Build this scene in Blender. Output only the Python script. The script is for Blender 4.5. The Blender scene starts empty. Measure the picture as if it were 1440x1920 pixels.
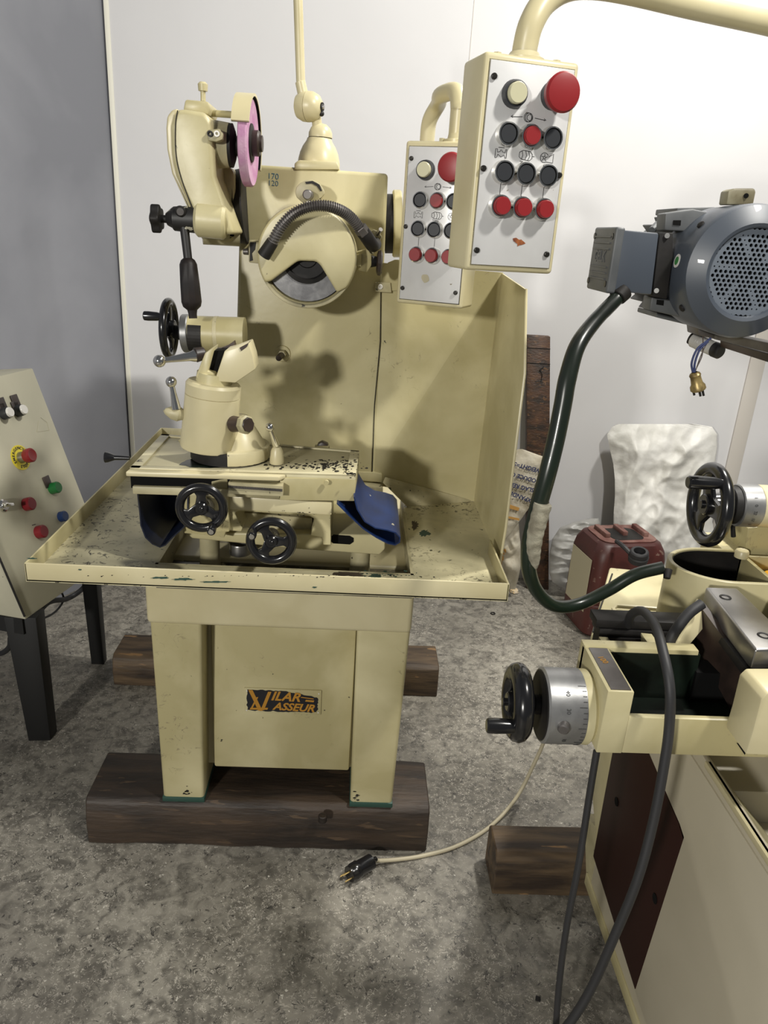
import bpy, bmesh, math, random
from mathutils import Vector, Matrix, noise
random.seed(7)
V = Vector
# ---------------------------------------------------------------- camera
F_PX, CX, CY = 1400.0, 720.0, 960.0           # 1440 x 1920 frame
CAM = V((0, 0, 1.5))
dn = V((480-CX, 4700-CY, F_PX)).normalized()
_fy = (-(F_PX**2)-(480-CX)*(680-CX))/(4700-CY)
fw = V((680-CX, _fy, F_PX)).normalized()
rt = dn.cross(fw)
ROT = Matrix((rt, fw, -dn))                    # camera (x right, y down, z forward) -> world
def P(u, v, x=None, y=None, z=None):
    d = ROT @ V((u-CX, v-CY, F_PX))
    t = (x-CAM.x)/d.x if x is not None else (y-CAM.y)/d.y if y is not None else (z-CAM.z)/d.z
    return CAM + t*d
def PX(p, n): return n*(ROT.transposed() @ (V(p)-CAM)).z/F_PX      # n pixels at point p, in metres
cd = bpy.data.cameras.new('camera'); cam = bpy.data.objects.new('camera', cd)
bpy.context.scene.collection.objects.link(cam)
cd.sensor_fit = 'VERTICAL'; cd.sensor_height = 24; cd.lens = F_PX/1920*24; cd.clip_start = .02
Mc = (ROT @ Matrix(((1,0,0),(0,-1,0),(0,0,-1)))).to_4x4(); Mc.translation = CAM
cam.matrix_world = Mc
sc = bpy.context.scene; sc.camera = cam
# ---------------------------------------------------------------- world and lights
w = bpy.data.worlds.new('world'); sc.world = w; w.use_nodes = True
w.node_tree.nodes['Background'].inputs[0].default_value = (.90, .95, 1, 1)
w.node_tree.nodes['Background'].inputs[1].default_value = .12
def area(name, loc, tgt, sx, sy, power, col=(1, .97, .9)):
    l = bpy.data.lights.new(name, 'AREA'); l.shape = 'RECTANGLE'; l.size = sx; l.size_y = sy; l.energy = power; l.color = col
    o = bpy.data.objects.new(name, l); sc.collection.objects.link(o); o.location = loc
    o.rotation_euler = (V(tgt)-V(loc)).to_track_quat('-Z', 'Y').to_euler(); return o
area('ceiling_lamp_right', (1.22, .46, 3.0), (.3, 1.7, .9), .16, .16, 46)
area('ceiling_lamp_left', (-1.9, -2.7, 2.1), (0, 1.9, .9), .25, .25, 125)
area('ceiling_lamp_far', (1.42, 2.09, 3.6), (.95, 1.85, 0), .18, .18, 84)
sc.view_settings.view_transform = 'Standard'; sc.view_settings.look = 'None'
sc.view_settings.gamma = 1; sc.view_settings.exposure = 0.0; sc.view_settings.use_curve_mapping = False

# ---------------------------------------------------------------- materials
def mat(name, base, rough=.5, metal=0, spec=.5, c2=None, nscale=4, chip=None, chip_t=.68, chip_s=40, worm=None, worm_t=.03, worm_s=14, bump=0, bscale=60, stretch=(1,1,1), coat=0, mask_s=3, mask_lo=.48, mask_hi=.6, contrast=(.35,.65)):
    m = bpy.data.materials.new(name); m.use_nodes = True; nt = m.node_tree; N = nt.nodes; L = nt.links
    b = N['Principled BSDF']; b.inputs['Roughness'].default_value = rough; b.inputs['Metallic'].default_value = metal
    b.inputs['Specular IOR Level'].default_value = spec; b.inputs['Coat Weight'].default_value = coat
    tc = N.new('ShaderNodeTexCoord'); mp = N.new('ShaderNodeMapping'); mp.inputs['Scale'].default_value = stretch
    L.new(tc.outputs['Object'], mp.inputs['Vector'])
    def noi(scale, det=5, dist=0, src=mp):
        n = N.new('ShaderNodeTexNoise'); n.inputs['Scale'].default_value = scale; n.inputs['Detail'].default_value = det
        n.inputs['Distortion'].default_value = dist; L.new(src.outputs['Vector'], n.inputs['Vector']); return n
    def ramp(sock, lo, hi):
        r = N.new('ShaderNodeMapRange'); r.inputs['From Min'].default_value = lo; r.inputs['From Max'].default_value = hi
        L.new(sock, r.inputs['Value']); return r.outputs['Result']
    def mix(fac, a, c):
        x = N.new('ShaderNodeMix'); x.data_type = 'RGBA'
        if hasattr(fac, 'links'): L.new(fac, x.inputs['Factor'])
        else: x.inputs['Factor'].default_value = fac
        for s, val in (('A', a), ('B', c)):
            i = [k for k in x.inputs if k.name == s and k.type == 'RGBA'][0]
            if hasattr(val, 'links'): L.new(val, i)
            else: i.default_value = (*val, 1)
        return [k for k in x.outputs if k.type == 'RGBA'][0]
    def mul(a, c):
        x = N.new('ShaderNodeMath'); x.operation = 'MULTIPLY'; L.new(a, x.inputs[0]); L.new(c, x.inputs[1]); return x.outputs[0]
    col = None
    if c2 is not None: col = mix(ramp(noi(nscale, 6, .4).outputs['Fac'], *contrast), base, c2)
    if worm is not None:
        n = noi(worm_s, 3, 1.2); a = N.new('ShaderNodeMath'); a.operation = 'SUBTRACT'; a.inputs[1].default_value = .5; L.new(n.outputs['Fac'], a.inputs[0])
        ab = N.new('ShaderNodeMath'); ab.operation = 'ABSOLUTE'; L.new(a.outputs[0], ab.inputs[0])
        f = ramp(ab.outputs[0], worm_t, worm_t*.35)
        f = mul(f, ramp(noi(worm_s*1.9, 2, 0, tc and mp).outputs['Fac'], .5, .56))
        f = mul(f, ramp(noi(mask_s, 3).outputs['Fac'], mask_lo, mask_hi))
        col = mix(f, col or base, worm)
    if chip is not None:
        col = mix(ramp(noi(chip_s, 4, .3).outputs['Fac'], chip_t, chip_t+.02), col or base, chip)
    if col is not None: L.new(col, b.inputs['Base Color'])
    else: b.inputs['Base Color'].default_value = (*base, 1)
    if bump:
        bn = N.new('ShaderNodeBump'); bn.inputs['Strength'].default_value = bump; bn.inputs['Distance'].default_value = .004
        L.new(noi(bscale, 6).outputs['Fac'], bn.inputs['Height']); L.new(bn.outputs[0], b.inputs['Normal'])
    return m
CR, CR2 = (.60, .545, .335), (.42, .37, .195)
M = dict(
 cream=mat('cream_paint', CR, .38, c2=CR2, nscale=4.5, chip=(.05,.045,.03), chip_t=.74, chip_s=60, worm=(.24,.20,.12), worm_t=.014, worm_s=24, mask_s=5, mask_lo=.58, mask_hi=.68, bump=.14, bscale=25, contrast=(.32,.60)),
 cream_clean=mat('clean_cream_paint', (.62,.56,.36), .35, c2=(.53,.47,.28), nscale=6, chip=(.10,.08,.05), chip_t=.76, chip_s=40, bump=.08, bscale=25),
 cream_grimy=mat('grimy_cream_paint', (.50,.45,.28), .45, c2=(.30,.27,.16), nscale=14, chip=(.04,.035,.025), chip_t=.68, chip_s=60, bump=.15, bscale=40),
 tray=mat('scratched_tray_paint', (.58,.53,.34), .42, c2=(.36,.33,.21), nscale=8, chip=(.04,.04,.025), chip_t=.69, chip_s=75, worm=(.035,.03,.02), worm_t=.045, worm_s=36, mask_s=3.5, mask_lo=.46, mask_hi=.58, bump=.15, bscale=40),
 table=mat('chipped_table_paint', (.64,.59,.39), .38, c2=(.52,.47,.30), nscale=9, chip=(.05,.04,.03), chip_t=.69, chip_s=45, worm=(.04,.03,.025), worm_t=.10, worm_s=50, mask_s=5, mask_lo=.55, mask_hi=.60, bump=.1),
 panel=mat('cream_panel_paint', (.58,.53,.41), .45, c2=(.50,.455,.345), nscale=3, chip=(.10,.08,.05), chip_t=.77, chip_s=40),
 desk=mat('desk_paint', (.50,.475,.36), .5, c2=(.43,.41,.31), nscale=5),
 white_paint_edge=mat('bare_worn_edge', (.78,.76,.66), .5),
 well=mat('oily_well', (.22,.20,.14), .3, c2=(.035,.03,.025), nscale=13, chip=(.42,.38,.25), chip_t=.66, chip_s=60, bump=.2),
 black=mat('black_plastic', (.008,.008,.009), .22, coat=.3),
 iron=mat('black_iron', (.009,.0085,.0085), .55, spec=.3, c2=(.018,.016,.015), nscale=20, bump=.1),
 iron_chipped=mat('chipped_black_iron', (.013,.012,.012), .5, chip=(.5,.48,.38), chip_t=.60, chip_s=22),
 darkbrown=mat('brown_black_metal', (.05,.032,.025), .4, c2=(.02,.014,.012), nscale=15),
 leg=mat('black_steel_leg', (.006,.006,.006), .55),
 oil=mat('black_cutting_oil', (.006,.007,.006), .25, c2=(.012,.02,.014), nscale=12, chip=(.25,.25,.22), chip_t=.74, chip_s=70),
 gripmat=mat('oily_brown_black_grip', (.020,.013,.011), .5, spec=.35, c2=(.010,.008,.008), nscale=20),
 lug=mat('olive_grimy_lug', (.26,.24,.16), .5, c2=(.14,.12,.07), nscale=30),
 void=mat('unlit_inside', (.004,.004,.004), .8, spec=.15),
 steel=mat('ground_steel', (.42,.41,.40), .32, .9, c2=(.28,.27,.26), nscale=10),
 steel_dark=mat('worn_dark_steel', (.17,.16,.155), .42, .6, c2=(.09,.08,.075), nscale=12),
 chrome=mat('chrome', (.72,.71,.68), .13, 1),
 dial=mat('dial_metal', (.38,.38,.38), .42, .7, c2=(.20,.20,.20), nscale=12, bump=.05),
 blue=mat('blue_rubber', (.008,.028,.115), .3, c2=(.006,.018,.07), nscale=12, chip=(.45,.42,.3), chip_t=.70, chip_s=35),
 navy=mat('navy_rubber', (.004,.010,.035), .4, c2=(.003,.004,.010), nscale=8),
 pink=mat('pink_abrasive', (.42,.19,.34), .9, c2=(.52,.33,.44), nscale=30, bump=.2, bscale=300),
 stone=mat('grey_abrasive', (.30,.30,.31), .9, c2=(.17,.17,.18), nscale=40, bump=.3, bscale=300),
 wood=mat('dark_oily_timber', (.050,.032,.020), .55, c2=(.016,.011,.008), nscale=3, stretch=(1.6,9,9), bump=.5, bscale=12, chip=(.075,.048,.028), chip_t=.63, chip_s=5),
 wood_light=mat('timber_rubbed', (.13,.085,.045), .6, c2=(.030,.019,.012), nscale=3, stretch=(1.6,9,9), bump=.5, bscale=12, chip=(.24,.14,.06), chip_t=.66, chip_s=5),
 plank=mat('mottled_plank', (.075,.035,.018), .5, c2=(.022,.014,.010), nscale=3, stretch=(6,6,14), bump=.4, bscale=10, chip=(.11,.055,.024), chip_t=.60, chip_s=8),
 wall=mat('white_wall_paint', (.66,.655,.665), .6, c2=(.61,.605,.615), nscale=1.3, chip=(.42,.40,.37), chip_t=.80, chip_s=18, bump=.06, bscale=30),
 grey=mat('grey_wall_paint', (.27,.275,.305), .55, c2=(.19,.195,.22), nscale=1.6, bump=.05, bscale=30),
 strip=mat('beige_wall_strip', (.60,.565,.52), .6),
 hose=mat('dark_green_hose', (.009,.011,.009), .3, c2=(.010,.020,.011), nscale=5, coat=.1),
 rubber=mat('dull_black_rubber', (.022,.022,.024), .55),
 cord=mat('cream_cord', (.46,.41,.29), .5),
 tape=mat('frayed_cloth_tape', (.36,.34,.26), .9, c2=(.20,.18,.13), nscale=40, bump=.8, bscale=90),
 plate=mat('scuffed_white_plate', (.66,.66,.66), .33, .15, c2=(.56,.555,.55), nscale=7, chip=(.22,.18,.12), chip_t=.72, chip_s=50),
 red=mat('red_plastic', (.24,.014,.017), .4), red_dark=mat('dark_red_plastic', (.20,.012,.018), .3),
 btn=mat('dark_grey_plastic', (.022,.024,.028), .45), pilot=mat('cream_plastic', (.52,.50,.34), .3),
 green=mat('green_plastic', (.012,.13,.03), .25), bluebtn=mat('blue_plastic', (.01,.03,.10), .3),
 yellow=mat('yellow_disc', (.72,.60,.04), .4), white=mat('white_plastic', (.72,.70,.66), .35), ink=mat('dark_ink', (.03,.03,.03), .6),
 orange_ink=mat('faded_orange_print', (.50,.27,.07), .7), navyink=mat('navy_ink', (.02,.03,.10), .6), blueink=mat('blue_marker', (.03,.12,.20), .6), rust=mat('orange_rust', (.30,.09,.02), .8, c2=(.10,.02,.01), nscale=90),
 beige=mat('beige_smear', (.42,.38,.26), .6), ochre=mat('ochre_print', (.42,.20,.02), .5), badge=mat('badge_black', (.008,.008,.012), .35),
 motor=mat('grey_blue_motor_paint', (.055,.066,.085), .42, coat=.1), motor2=mat('grey_motor_casting', (.095,.10,.105), .5, c2=(.07,.075,.08), nscale=20),
 motorg=mat('grey_grille', (.13,.15,.18), .4), maroon=mat('maroon_door', (.022,.006,.004), .55, spec=.25),
 jerry=mat('dusty_red_plastic', (.080,.018,.014), .45, c2=(.045,.012,.010), nscale=5, chip=(.15,.09,.07), chip_t=.66, chip_s=34, bump=.1),
 jerrytop=mat('dusty_red_plastic_top', (.22,.12,.10), .75, c2=(.11,.035,.028), nscale=18, bump=.2),
 sack=mat('white_woven_plastic', (.68,.67,.64), .5, c2=(.55,.54,.50), nscale=6, bump=.55, bscale=38),
 sackgrey=mat('grey_plastic_sheet', (.36,.355,.34), .4, c2=(.26,.255,.24), nscale=7, bump=.25, bscale=40),
 sackprint=mat('stained_woven_sack', (.62,.58,.48), .7, c2=(.42,.37,.27), nscale=14, chip=(.50,.26,.06), chip_t=.66, chip_s=12, bump=.3, bscale=90),
 brass=mat('dirty_brass_plug', (.36,.27,.11), .4, .5, c2=(.14,.10,.04), nscale=60), goldpin=mat('brass_pin', (.70,.52,.22), .3, .9),
 cloth=mat('yellow_cloth', (.80,.42,.01), .8, bump=.4), scrap=mat('yellow_foam_scrap', (.66,.48,.24), .8, c2=(.7,.62,.5), nscale=50),
 sticker=mat('green_sticker', (.05,.22,.06), .5), greenchip=mat('green_primer', (.02,.06,.045), .5),
 screwm=mat('dark_screw', (.03,.028,.025), .35, .6), roller=mat('grey_roller', (.52,.51,.49), .4, c2=(.38,.37,.35), nscale=20),
)
# concrete
def concrete():
    m = bpy.data.materials.new('worn_concrete'); m.use_nodes = True; nt = m.node_tree; N = nt.nodes; L = nt.links; b = N['Principled BSDF']
    tc = N.new('ShaderNodeTexCoord')
    def noi(s, d=5, ds=0):
        n = N.new('ShaderNodeTexNoise'); n.inputs['Scale'].default_value = s; n.inputs['Detail'].default_value = d; n.inputs['Distortion'].default_value = ds
        L.new(tc.outputs['Object'], n.inputs['Vector']); return n.outputs['Fac']
    def rg(s, a, c, o0=0, o1=1):
        r = N.new('ShaderNodeMapRange'); L.new(s, r.inputs[0]); r.inputs[1].default_value = a; r.inputs[2].default_value = c; r.inputs[3].default_value = o0; r.inputs[4].default_value = o1; return r.outputs[0]
    def ma(op, a, c):
        x = N.new('ShaderNodeMath'); x.operation = op
        for i, q in enumerate((a, c)):
            if hasattr(q, 'links'): L.new(q, x.inputs[i])
            elif q is not None: x.inputs[i].default_value = q
        return x.outputs[0]
    def mx(f, a, c):
        x = N.new('ShaderNodeMix'); x.data_type = 'RGBA'; L.new(f, x.inputs[0])
        for i, q in ((6, a), (7, c)):
            if hasattr(q, 'links'): L.new(q, x.inputs[i])
            else: x.inputs[i].default_value = (*q, 1)
        return x.outputs[2]
    c = mx(rg(noi(2.2, 6, .3), .35, .68), (.16,.147,.122), (.34,.318,.27))
    c = mx(rg(noi(26, 7, .8), .42, .64, 0, .8), c, (.085,.078,.066))
    fl = ma('ABSOLUTE', ma('SUBTRACT', noi(62, 3, 2.6), .5), None)
    fl = ma('MULTIPLY', rg(fl, .034, .010), rg(noi(85, 2), .46, .56))
    fl = ma('MULTIPLY', fl, rg(noi(3.2, 3), .38, .60, .25, 1))
    c = mx(fl, c, (.56,.52,.45))
    dk = ma('ABSOLUTE', ma('SUBTRACT', noi(33, 3, 1.8), .47), None)
    dk = ma('MULTIPLY', rg(dk, .03, .010), rg(noi(50, 2), .52, .62))
    c = mx(dk, c, (.045,.042,.038))
    c = mx(rg(noi(90, 3), .70, .74), c, (.6,.57,.5))
    c = mx(rg(noi(1.1, 4, .8), .60, .78, 0, .55), c, (.085,.072,.07))
    L.new(c, b.inputs['Base Color']); L.new(rg(noi(12, 5), .3, .7, .38, .62), b.inputs['Roughness'])
    bn = N.new('ShaderNodeBump'); bn.inputs['Strength'].default_value = .5; bn.inputs['Distance'].default_value = .003
    L.new(noi(45, 8, .6), bn.inputs['Height']); L.new(bn.outputs[0], b.inputs['Normal'])
    return m
M['concrete'] = concrete()

# ---------------------------------------------------------------- mesh builder
def basis(a):
    a = V(a).normalized(); t = V((0,0,1)) if abs(a.z) < .9 else V((1,0,0))
    e1 = a.cross(t).normalized(); return a, e1, a.cross(e1).normalized()
class B:
    def __init__(s): s.bm = bmesh.new()
    def _merge(s, t, bev=0, seg=2):
        if bev:
            es = [e for e in t.edges if len(e.link_faces) == 2 and e.calc_face_angle(0) > .35]
            bmesh.ops.bevel(t, geom=es, offset=bev, segments=seg, affect='EDGES', profile=.5, clamp_overlap=True)
        me = bpy.data.meshes.new('t'); t.to_mesh(me); t.free(); s.bm.from_mesh(me); bpy.data.meshes.remove(me); return s
    def box(s, a, b, bev=0, seg=2):
        lo = [min(a[i], b[i]) for i in range(3)]; hi = [max(a[i], b[i]) for i in range(3)]
        return s.hexa([(x,y,z) for z in (lo[2],hi[2]) for x,y in ((lo[0],lo[1]),(hi[0],lo[1]),(hi[0],hi[1]),(lo[0],hi[1]))], bev, seg)
    def hexa(s, p, bev=0, seg=2):
        t = bmesh.new(); v = [t.verts.new(q) for q in p]
        for f in ((3,2,1,0),(4,5,6,7),(0,1,5,4),(1,2,6,5),(2,3,7,6),(3,0,4,7)): t.faces.new([v[i] for i in f])
        bmesh.ops.recalc_face_normals(t, faces=t.faces); return s._merge(t, bev, seg)
    def prism(s, pts, vec, bev=0, seg=2):
        t = bmesh.new(); a = [t.verts.new(q) for q in pts]; b = [t.verts.new(V(q)+V(vec)) for q in pts]; n = len(a)
        t.faces.new(a); t.faces.new(b[::-1])
        for i in range(n): t.faces.new((a[i], b[i], b[(i+1) % n], a[(i+1) % n]))
        bmesh.ops.recalc_face_normals(t, faces=t.faces); return s._merge(t, bev, seg)
    def py(s, px, y, d, bev=0, seg=2): return s.prism([P(u, v, y=y) for u, v in px], (0, d, 0), bev, seg)
    def lathe(s, prof, o, ax, seg=32, arc=None):
        a, e1, e2 = basis(ax); o = V(o); t = bmesh.new(); rings = []
        for d, r in prof:
            if r < 1e-6: rings.append([t.verts.new(o+a*d)])
            else: rings.append([t.verts.new(o+a*d+(e1*math.cos(k*2*math.pi/seg)+e2*math.sin(k*2*math.pi/seg))*r) for k in range(seg)])
        for A, C in zip(rings, rings[1:]):
            for k in range(seg):
                k2 = (k+1) % seg
                f = [A[k] if len(A) > 1 else A[0]] + ([A[k2]] if len(A) > 1 else []) + ([C[k2]] if len(C) > 1 else []) + [C[k] if len(C) > 1 else C[0]]
                if len(f) > 2: t.faces.new(f)
        bmesh.ops.recalc_face_normals(t, faces=t.faces); return s._merge(t)
    def cyl(s, p0, p1, r0, r1=None, seg=24, bev=0):
        p0 = V(p0); p1 = V(p1); L = (p1-p0).length; r1 = r0 if r1 is None else r1
        pr = [(0,0),(0,r0-bev),(bev,r0),(L-bev,r1),(L,r1-bev),(L,0)] if bev else [(0,0),(0,r0),(L,r1),(L,0)]
        return s.lathe(pr, p0, p1-p0, seg)
    def ball(s, c, r, seg=20):
        return s.lathe([(-r*math.cos(i*math.pi/10), r*math.sin(i*math.pi/10) if 0 < i < 10 else 0) for i in range(11)], c, (0,0,1), seg)
    def ring(s, c, ax, r, rr, seg=40, ss=10, flat=1):
        a, e1, e2 = basis(ax); c = V(c); t = bmesh.new(); g = []
        for i in range(seg):
            th = 2*math.pi*i/seg; d = e1*math.cos(th)+e2*math.sin(th)
            g.append([t.verts.new(c+d*(r+rr*math.cos(2*math.pi*j/ss))+a*rr*flat*math.sin(2*math.pi*j/ss)) for j in range(ss)])
        for i in range(seg):
            for j in range(ss): t.faces.new((g[i][j], g[(i+1) % seg][j], g[(i+1) % seg][(j+1) % ss], g[i][(j+1) % ss]))
        bmesh.ops.recalc_face_normals(t, faces=t.faces); return s._merge(t)
    def tube(s, pts, r, seg=12, sub=8, smooth=True, rad=None):
        pts = [V(p) for p in pts]; c = []
        if smooth and len(pts) > 2:
            Q = [pts[0]*2-pts[1]]+pts+[pts[-1]*2-pts[-2]]
            for i in range(1, len(Q)-2):
                for k in range(sub):
                    t = k/sub; a, b_, c_, d = Q[i-1:i+3]
                    c.append(.5*((2*b_)+(c_-a)*t+(2*a-5*b_+4*c_-d)*t*t+(3*b_-a-3*c_+d)*t**3))
            c.append(pts[-1])
        else: c = pts
        t = bmesh.new(); g = []; up = basis(c[1]-c[0])[1]; n = len(c)
        for i, p in enumerate(c):
            d = (c[min(i+1, n-1)]-c[max(i-1, 0)]).normalized(); up = (up-d*up.dot(d)).normalized(); e = d.cross(up)
            R = rad(i/(n-1), i) if rad else r
            g.append([t.verts.new(p+(up*math.cos(2*math.pi*k/seg)+e*math.sin(2*math.pi*k/seg))*R) for k in range(seg)])
        for A, C in zip(g, g[1:]):
            for k in range(seg): t.faces.new((A[k], A[(k+1) % seg], C[(k+1) % seg], C[k]))
        t.faces.new(g[0]); t.faces.new(g[-1][::-1])
        bmesh.ops.recalc_face_normals(t, faces=t.faces); return s._merge(t)
    def strip(s, path, width_vec, th):          # thin closed sheet following a path, swept along width_vec
        path = [V(p) for p in path]; n = len(path); wv = V(width_vec); t = bmesh.new(); A = []
        for i, p in enumerate(path):
            d = (path[min(i+1, n-1)]-path[max(i-1, 0)]).normalized(); nn = d.cross(wv.normalized()).normalized()*th/2
            A.append([t.verts.new(q) for q in (p+nn, p-nn, p-nn+wv, p+nn+wv)])
        for a, b in zip(A, A[1:]):
            for k in range(4): t.faces.new((a[k], a[(k+1) % 4], b[(k+1) % 4], b[k]))
        t.faces.new(A[0]); t.faces.new(A[-1][::-1]); bmesh.ops.recalc_face_normals(t, faces=t.faces); return s._merge(t)
    def text(s, body, size, o, ex, ey, th=.0006, shear=0, off=0, align='CENTER'):
        cu = bpy.data.curves.new('txt', 'FONT'); cu.body = body; cu.size = size; cu.extrude = th/2; cu.shear = shear; cu.offset = off
        cu.align_x = align; cu.align_y = 'CENTER'; cu.resolution_u = 3
        ob = bpy.data.objects.new('txt', cu); me = bpy.data.meshes.new_from_object(ob)
        ex = V(ex).normalized(); ey = V(ey).normalized(); ez = ex.cross(ey)
        Mx = Matrix((ex, ey, ez)).transposed().to_4x4(); Mx.translation = V(o); me.transform(Mx)
        s.bm.from_mesh(me); bpy.data.objects.remove(ob); bpy.data.curves.remove(cu); bpy.data.meshes.remove(me); return s
    def put(s, name, m, parent=None, sharp=.6, label=None, **tags):
        me = bpy.data.meshes.new(name); s.bm.to_mesh(me); s.bm.free()
        for p in me.polygons: p.use_smooth = True
        me.set_sharp_from_angle(angle=sharp); me.materials.append(M[m] if isinstance(m, str) else m)
        o = bpy.data.objects.new(name, me); sc.collection.objects.link(o)
        if parent is not None:
            q = parent
            while q.parent: q = q.parent
            me.transform(Matrix.Translation(-q.location)); o.parent = parent
        else:                                    # a thing of one mesh: origin at its base
            xs = [v.co for v in me.vertices]; c = sum(xs, V())/len(xs); c.z = min(v.z for v in xs)
            me.transform(Matrix.Translation(-c)); o.location = c
        if label: o['label'] = label
        for k, x in tags.items(): o[k] = x
        return o
def thing(name, label, cat, loc, group=None):
    o = bpy.data.objects.new(name, None); sc.collection.objects.link(o); o.location = loc; o.empty_display_size = .05
    o['label'] = label; o['category'] = cat
    if group: o['group'] = group
    return o
def handwheel(parent, c, ax, r, rr, phase=0, ha=0, hl=.05, hr=.010, name='handwheel', cap=False, dish=0):
    a, e1, e2 = basis(ax); c = V(c); b = B(); b.ring(c, a, r-rr, rr, 48, 12)
    b.cyl(c-a*rr*1.6, c+a*rr*1.1, r*.29, r*.25, 24, .002)
    b.cyl(c+a*rr*1.0, c+a*rr*1.5, r*.10, None, 16, .001)
    for k in range(3):
        th = phase+k*2*math.pi/3; d = e1*math.cos(th)+e2*math.sin(th); n = a.cross(d)
        q = [d*.12*r+n*.24*r, d*.48*r+n*.17*r, d*(r-rr)*.93+n*.36*r, d*(r-rr)*.93-n*.36*r, d*.48*r-n*.17*r, d*.12*r-n*.24*r]
        b.prism([c+x-a*rr*.45 for x in q], a*rr*.9, rr*.2)
    w = b.put(name, 'black', parent)
    d = e1*math.cos(ha)+e2*math.sin(ha); h0 = c+d*(r-rr)
    B().lathe([(0,0),(0,hr*.62),(hl*.12,hr*.75),(hl*.3,hr*.95),(hl*.75,hr*1.05),(hl*.96,hr),(hl,hr*.8),(hl,0)], h0, a, 20).put('handle', 'black', w)
    if cap: B().cyl(h0+a*hl, h0+a*(hl+.0015), hr*.62, None, 16).put('handle_cap', 'chrome', w)
    return w

# ---------------------------------------------------------------- the room
B().box((-4, -1.5, -.05), (4, 3.4, 0)).put('floor', 'concrete', kind='structure')
wb = B().box((-.972, 3.2, 0), (4, 3.34, 3.6)).put('wall_back', 'wall', kind='structure')
sx = P(888, 20, y=3.2).x
B().box((sx-.0012, 3.1985, .9), (sx+.0012, 3.2002, 3.6)).put('joint', 'strip', wb)
B().box((-.9735, 3.197, 0), (-.955, 3.2002, 3.6), .001).put('edge_bead', 'white_paint_edge', wb)
B().prism([(-.972,3.22,0),(-2.75,-.2,0),(-2.9,-.12,0),(-1.1,3.34,0)], (0,0,3.6)).put('wall_left', 'grey', kind='structure')
B().box((1.69, 3.19, 0), (1.758, 3.2, 3.6), .002).put('trim_1', 'strip', kind='structure')

# ---------------------------------------------------------------- timbers
def timber(name, x0, x1, y0, y1, h, m, label, grp=None, jit=.006, bev=.012):
    t = bmesh.new(); n = 14; rows = []
    for i in range(n+1):
        x = x0+(x1-x0)*i/n; rows.append([t.verts.new((x+(random.uniform(-1,1)*jit if 0<i<n else 0), y+random.uniform(-1,1)*jit*.5, z)) for y, z in ((y0,0),(y0-.002,h*.5),(y0+.004,h-bev),(y0+bev*1.6,h),(y1-bev,h),(y1,h-bev),(y1,0))])
    for A, C in zip(rows, rows[1:]):
        for k in range(7): t.faces.new((A[k], A[(k+1) % 7], C[(k+1) % 7], C[k]))
    t.faces.new(rows[0]); t.faces.new(rows[-1][::-1]); bmesh.ops.recalc_face_normals(t, faces=t.faces)
    b = B(); b._merge(t, .003, 1); return b
b = timber('timber_beam', -.625, .240, 1.505, 1.70, .135, 'wood', '')
tb = b.put('timber_beam', 'wood', label='long dark oily timber under the front feet of the cream grinder', category='timber', group='timbers under the machines')
B().cyl(P(605,1533,z=.128)-V((0,0,.012)), P(605,1533,z=.128)+V((0,0,.008)), .011, None, 16, .002).put('bolt_head', 'wood', tb)
timber('', -.775, .333, 2.20, 2.36, .115, 'wood', '').put('timber_beam', 'wood_light', label='rear dark timber under the cream grinder, its ends showing both sides of the base', category='timber', group='timbers under the machines')
timber('', .392, 1.2, 1.375, 1.49, .118, 'wood', '', jit=.003).put('timber_beam', 'wood_light', label='short timber with light rubbed top under the machine at right', category='timber', group='timbers under the machines')

# ================================================================ THE TOOL GRINDER
G = thing('tool_grinder', 'cream tool grinder with broad tray, small pink wheel and splash guard, on two timbers', 'grinding machine', (-.145, 1.85, .115))
# pedestal
x0, x1 = -.440, .148
b = B(); b.box((x0+.004, 1.575, .20), (x1-.004, 2.28, .80), .008)
ped = b.put('pedestal', 'cream_clean', G)
B().box((x0-.004, 1.495, .645), (x1+.006, 2.29, .815), .012, 3).put('top_band', 'cream_clean', ped)
B().box((-.313, 1.558, .205), (.030, 1.60, .66), .006).put('recessed_panel', 'cream', ped)
for a, c in ((x0+.002, -.327), (.030, x1-.002)):
    B().hexa([(a+.006,1.512,.136),(c-.004,1.512,.136),(c-.004,1.72,.136),(a+.006,1.72,.136),(a,1.500,.655),(c+.006,1.500,.655),(c+.006,1.72,.655),(a,1.72,.655)], .009, 3).put('leg', 'cream', ped)
    B().hexa([(a+.004,1.5095,.134),(c-.002,1.5095,.134),(c-.002,1.715,.134),(a+.004,1.715,.134),(a+.0045,1.5088,.149),(c-.0025,1.5088,.149),(c-.0025,1.715,.149),(a+.0045,1.715,.149)], .002).put('primer_edge', 'greenchip', ped)
for a, c in ((x0+.01, -.33), (.03, x1-.01)): B().box((a, 2.16, .115), (c, 2.275, .30), .008).put('leg', 'cream', ped)
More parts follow.
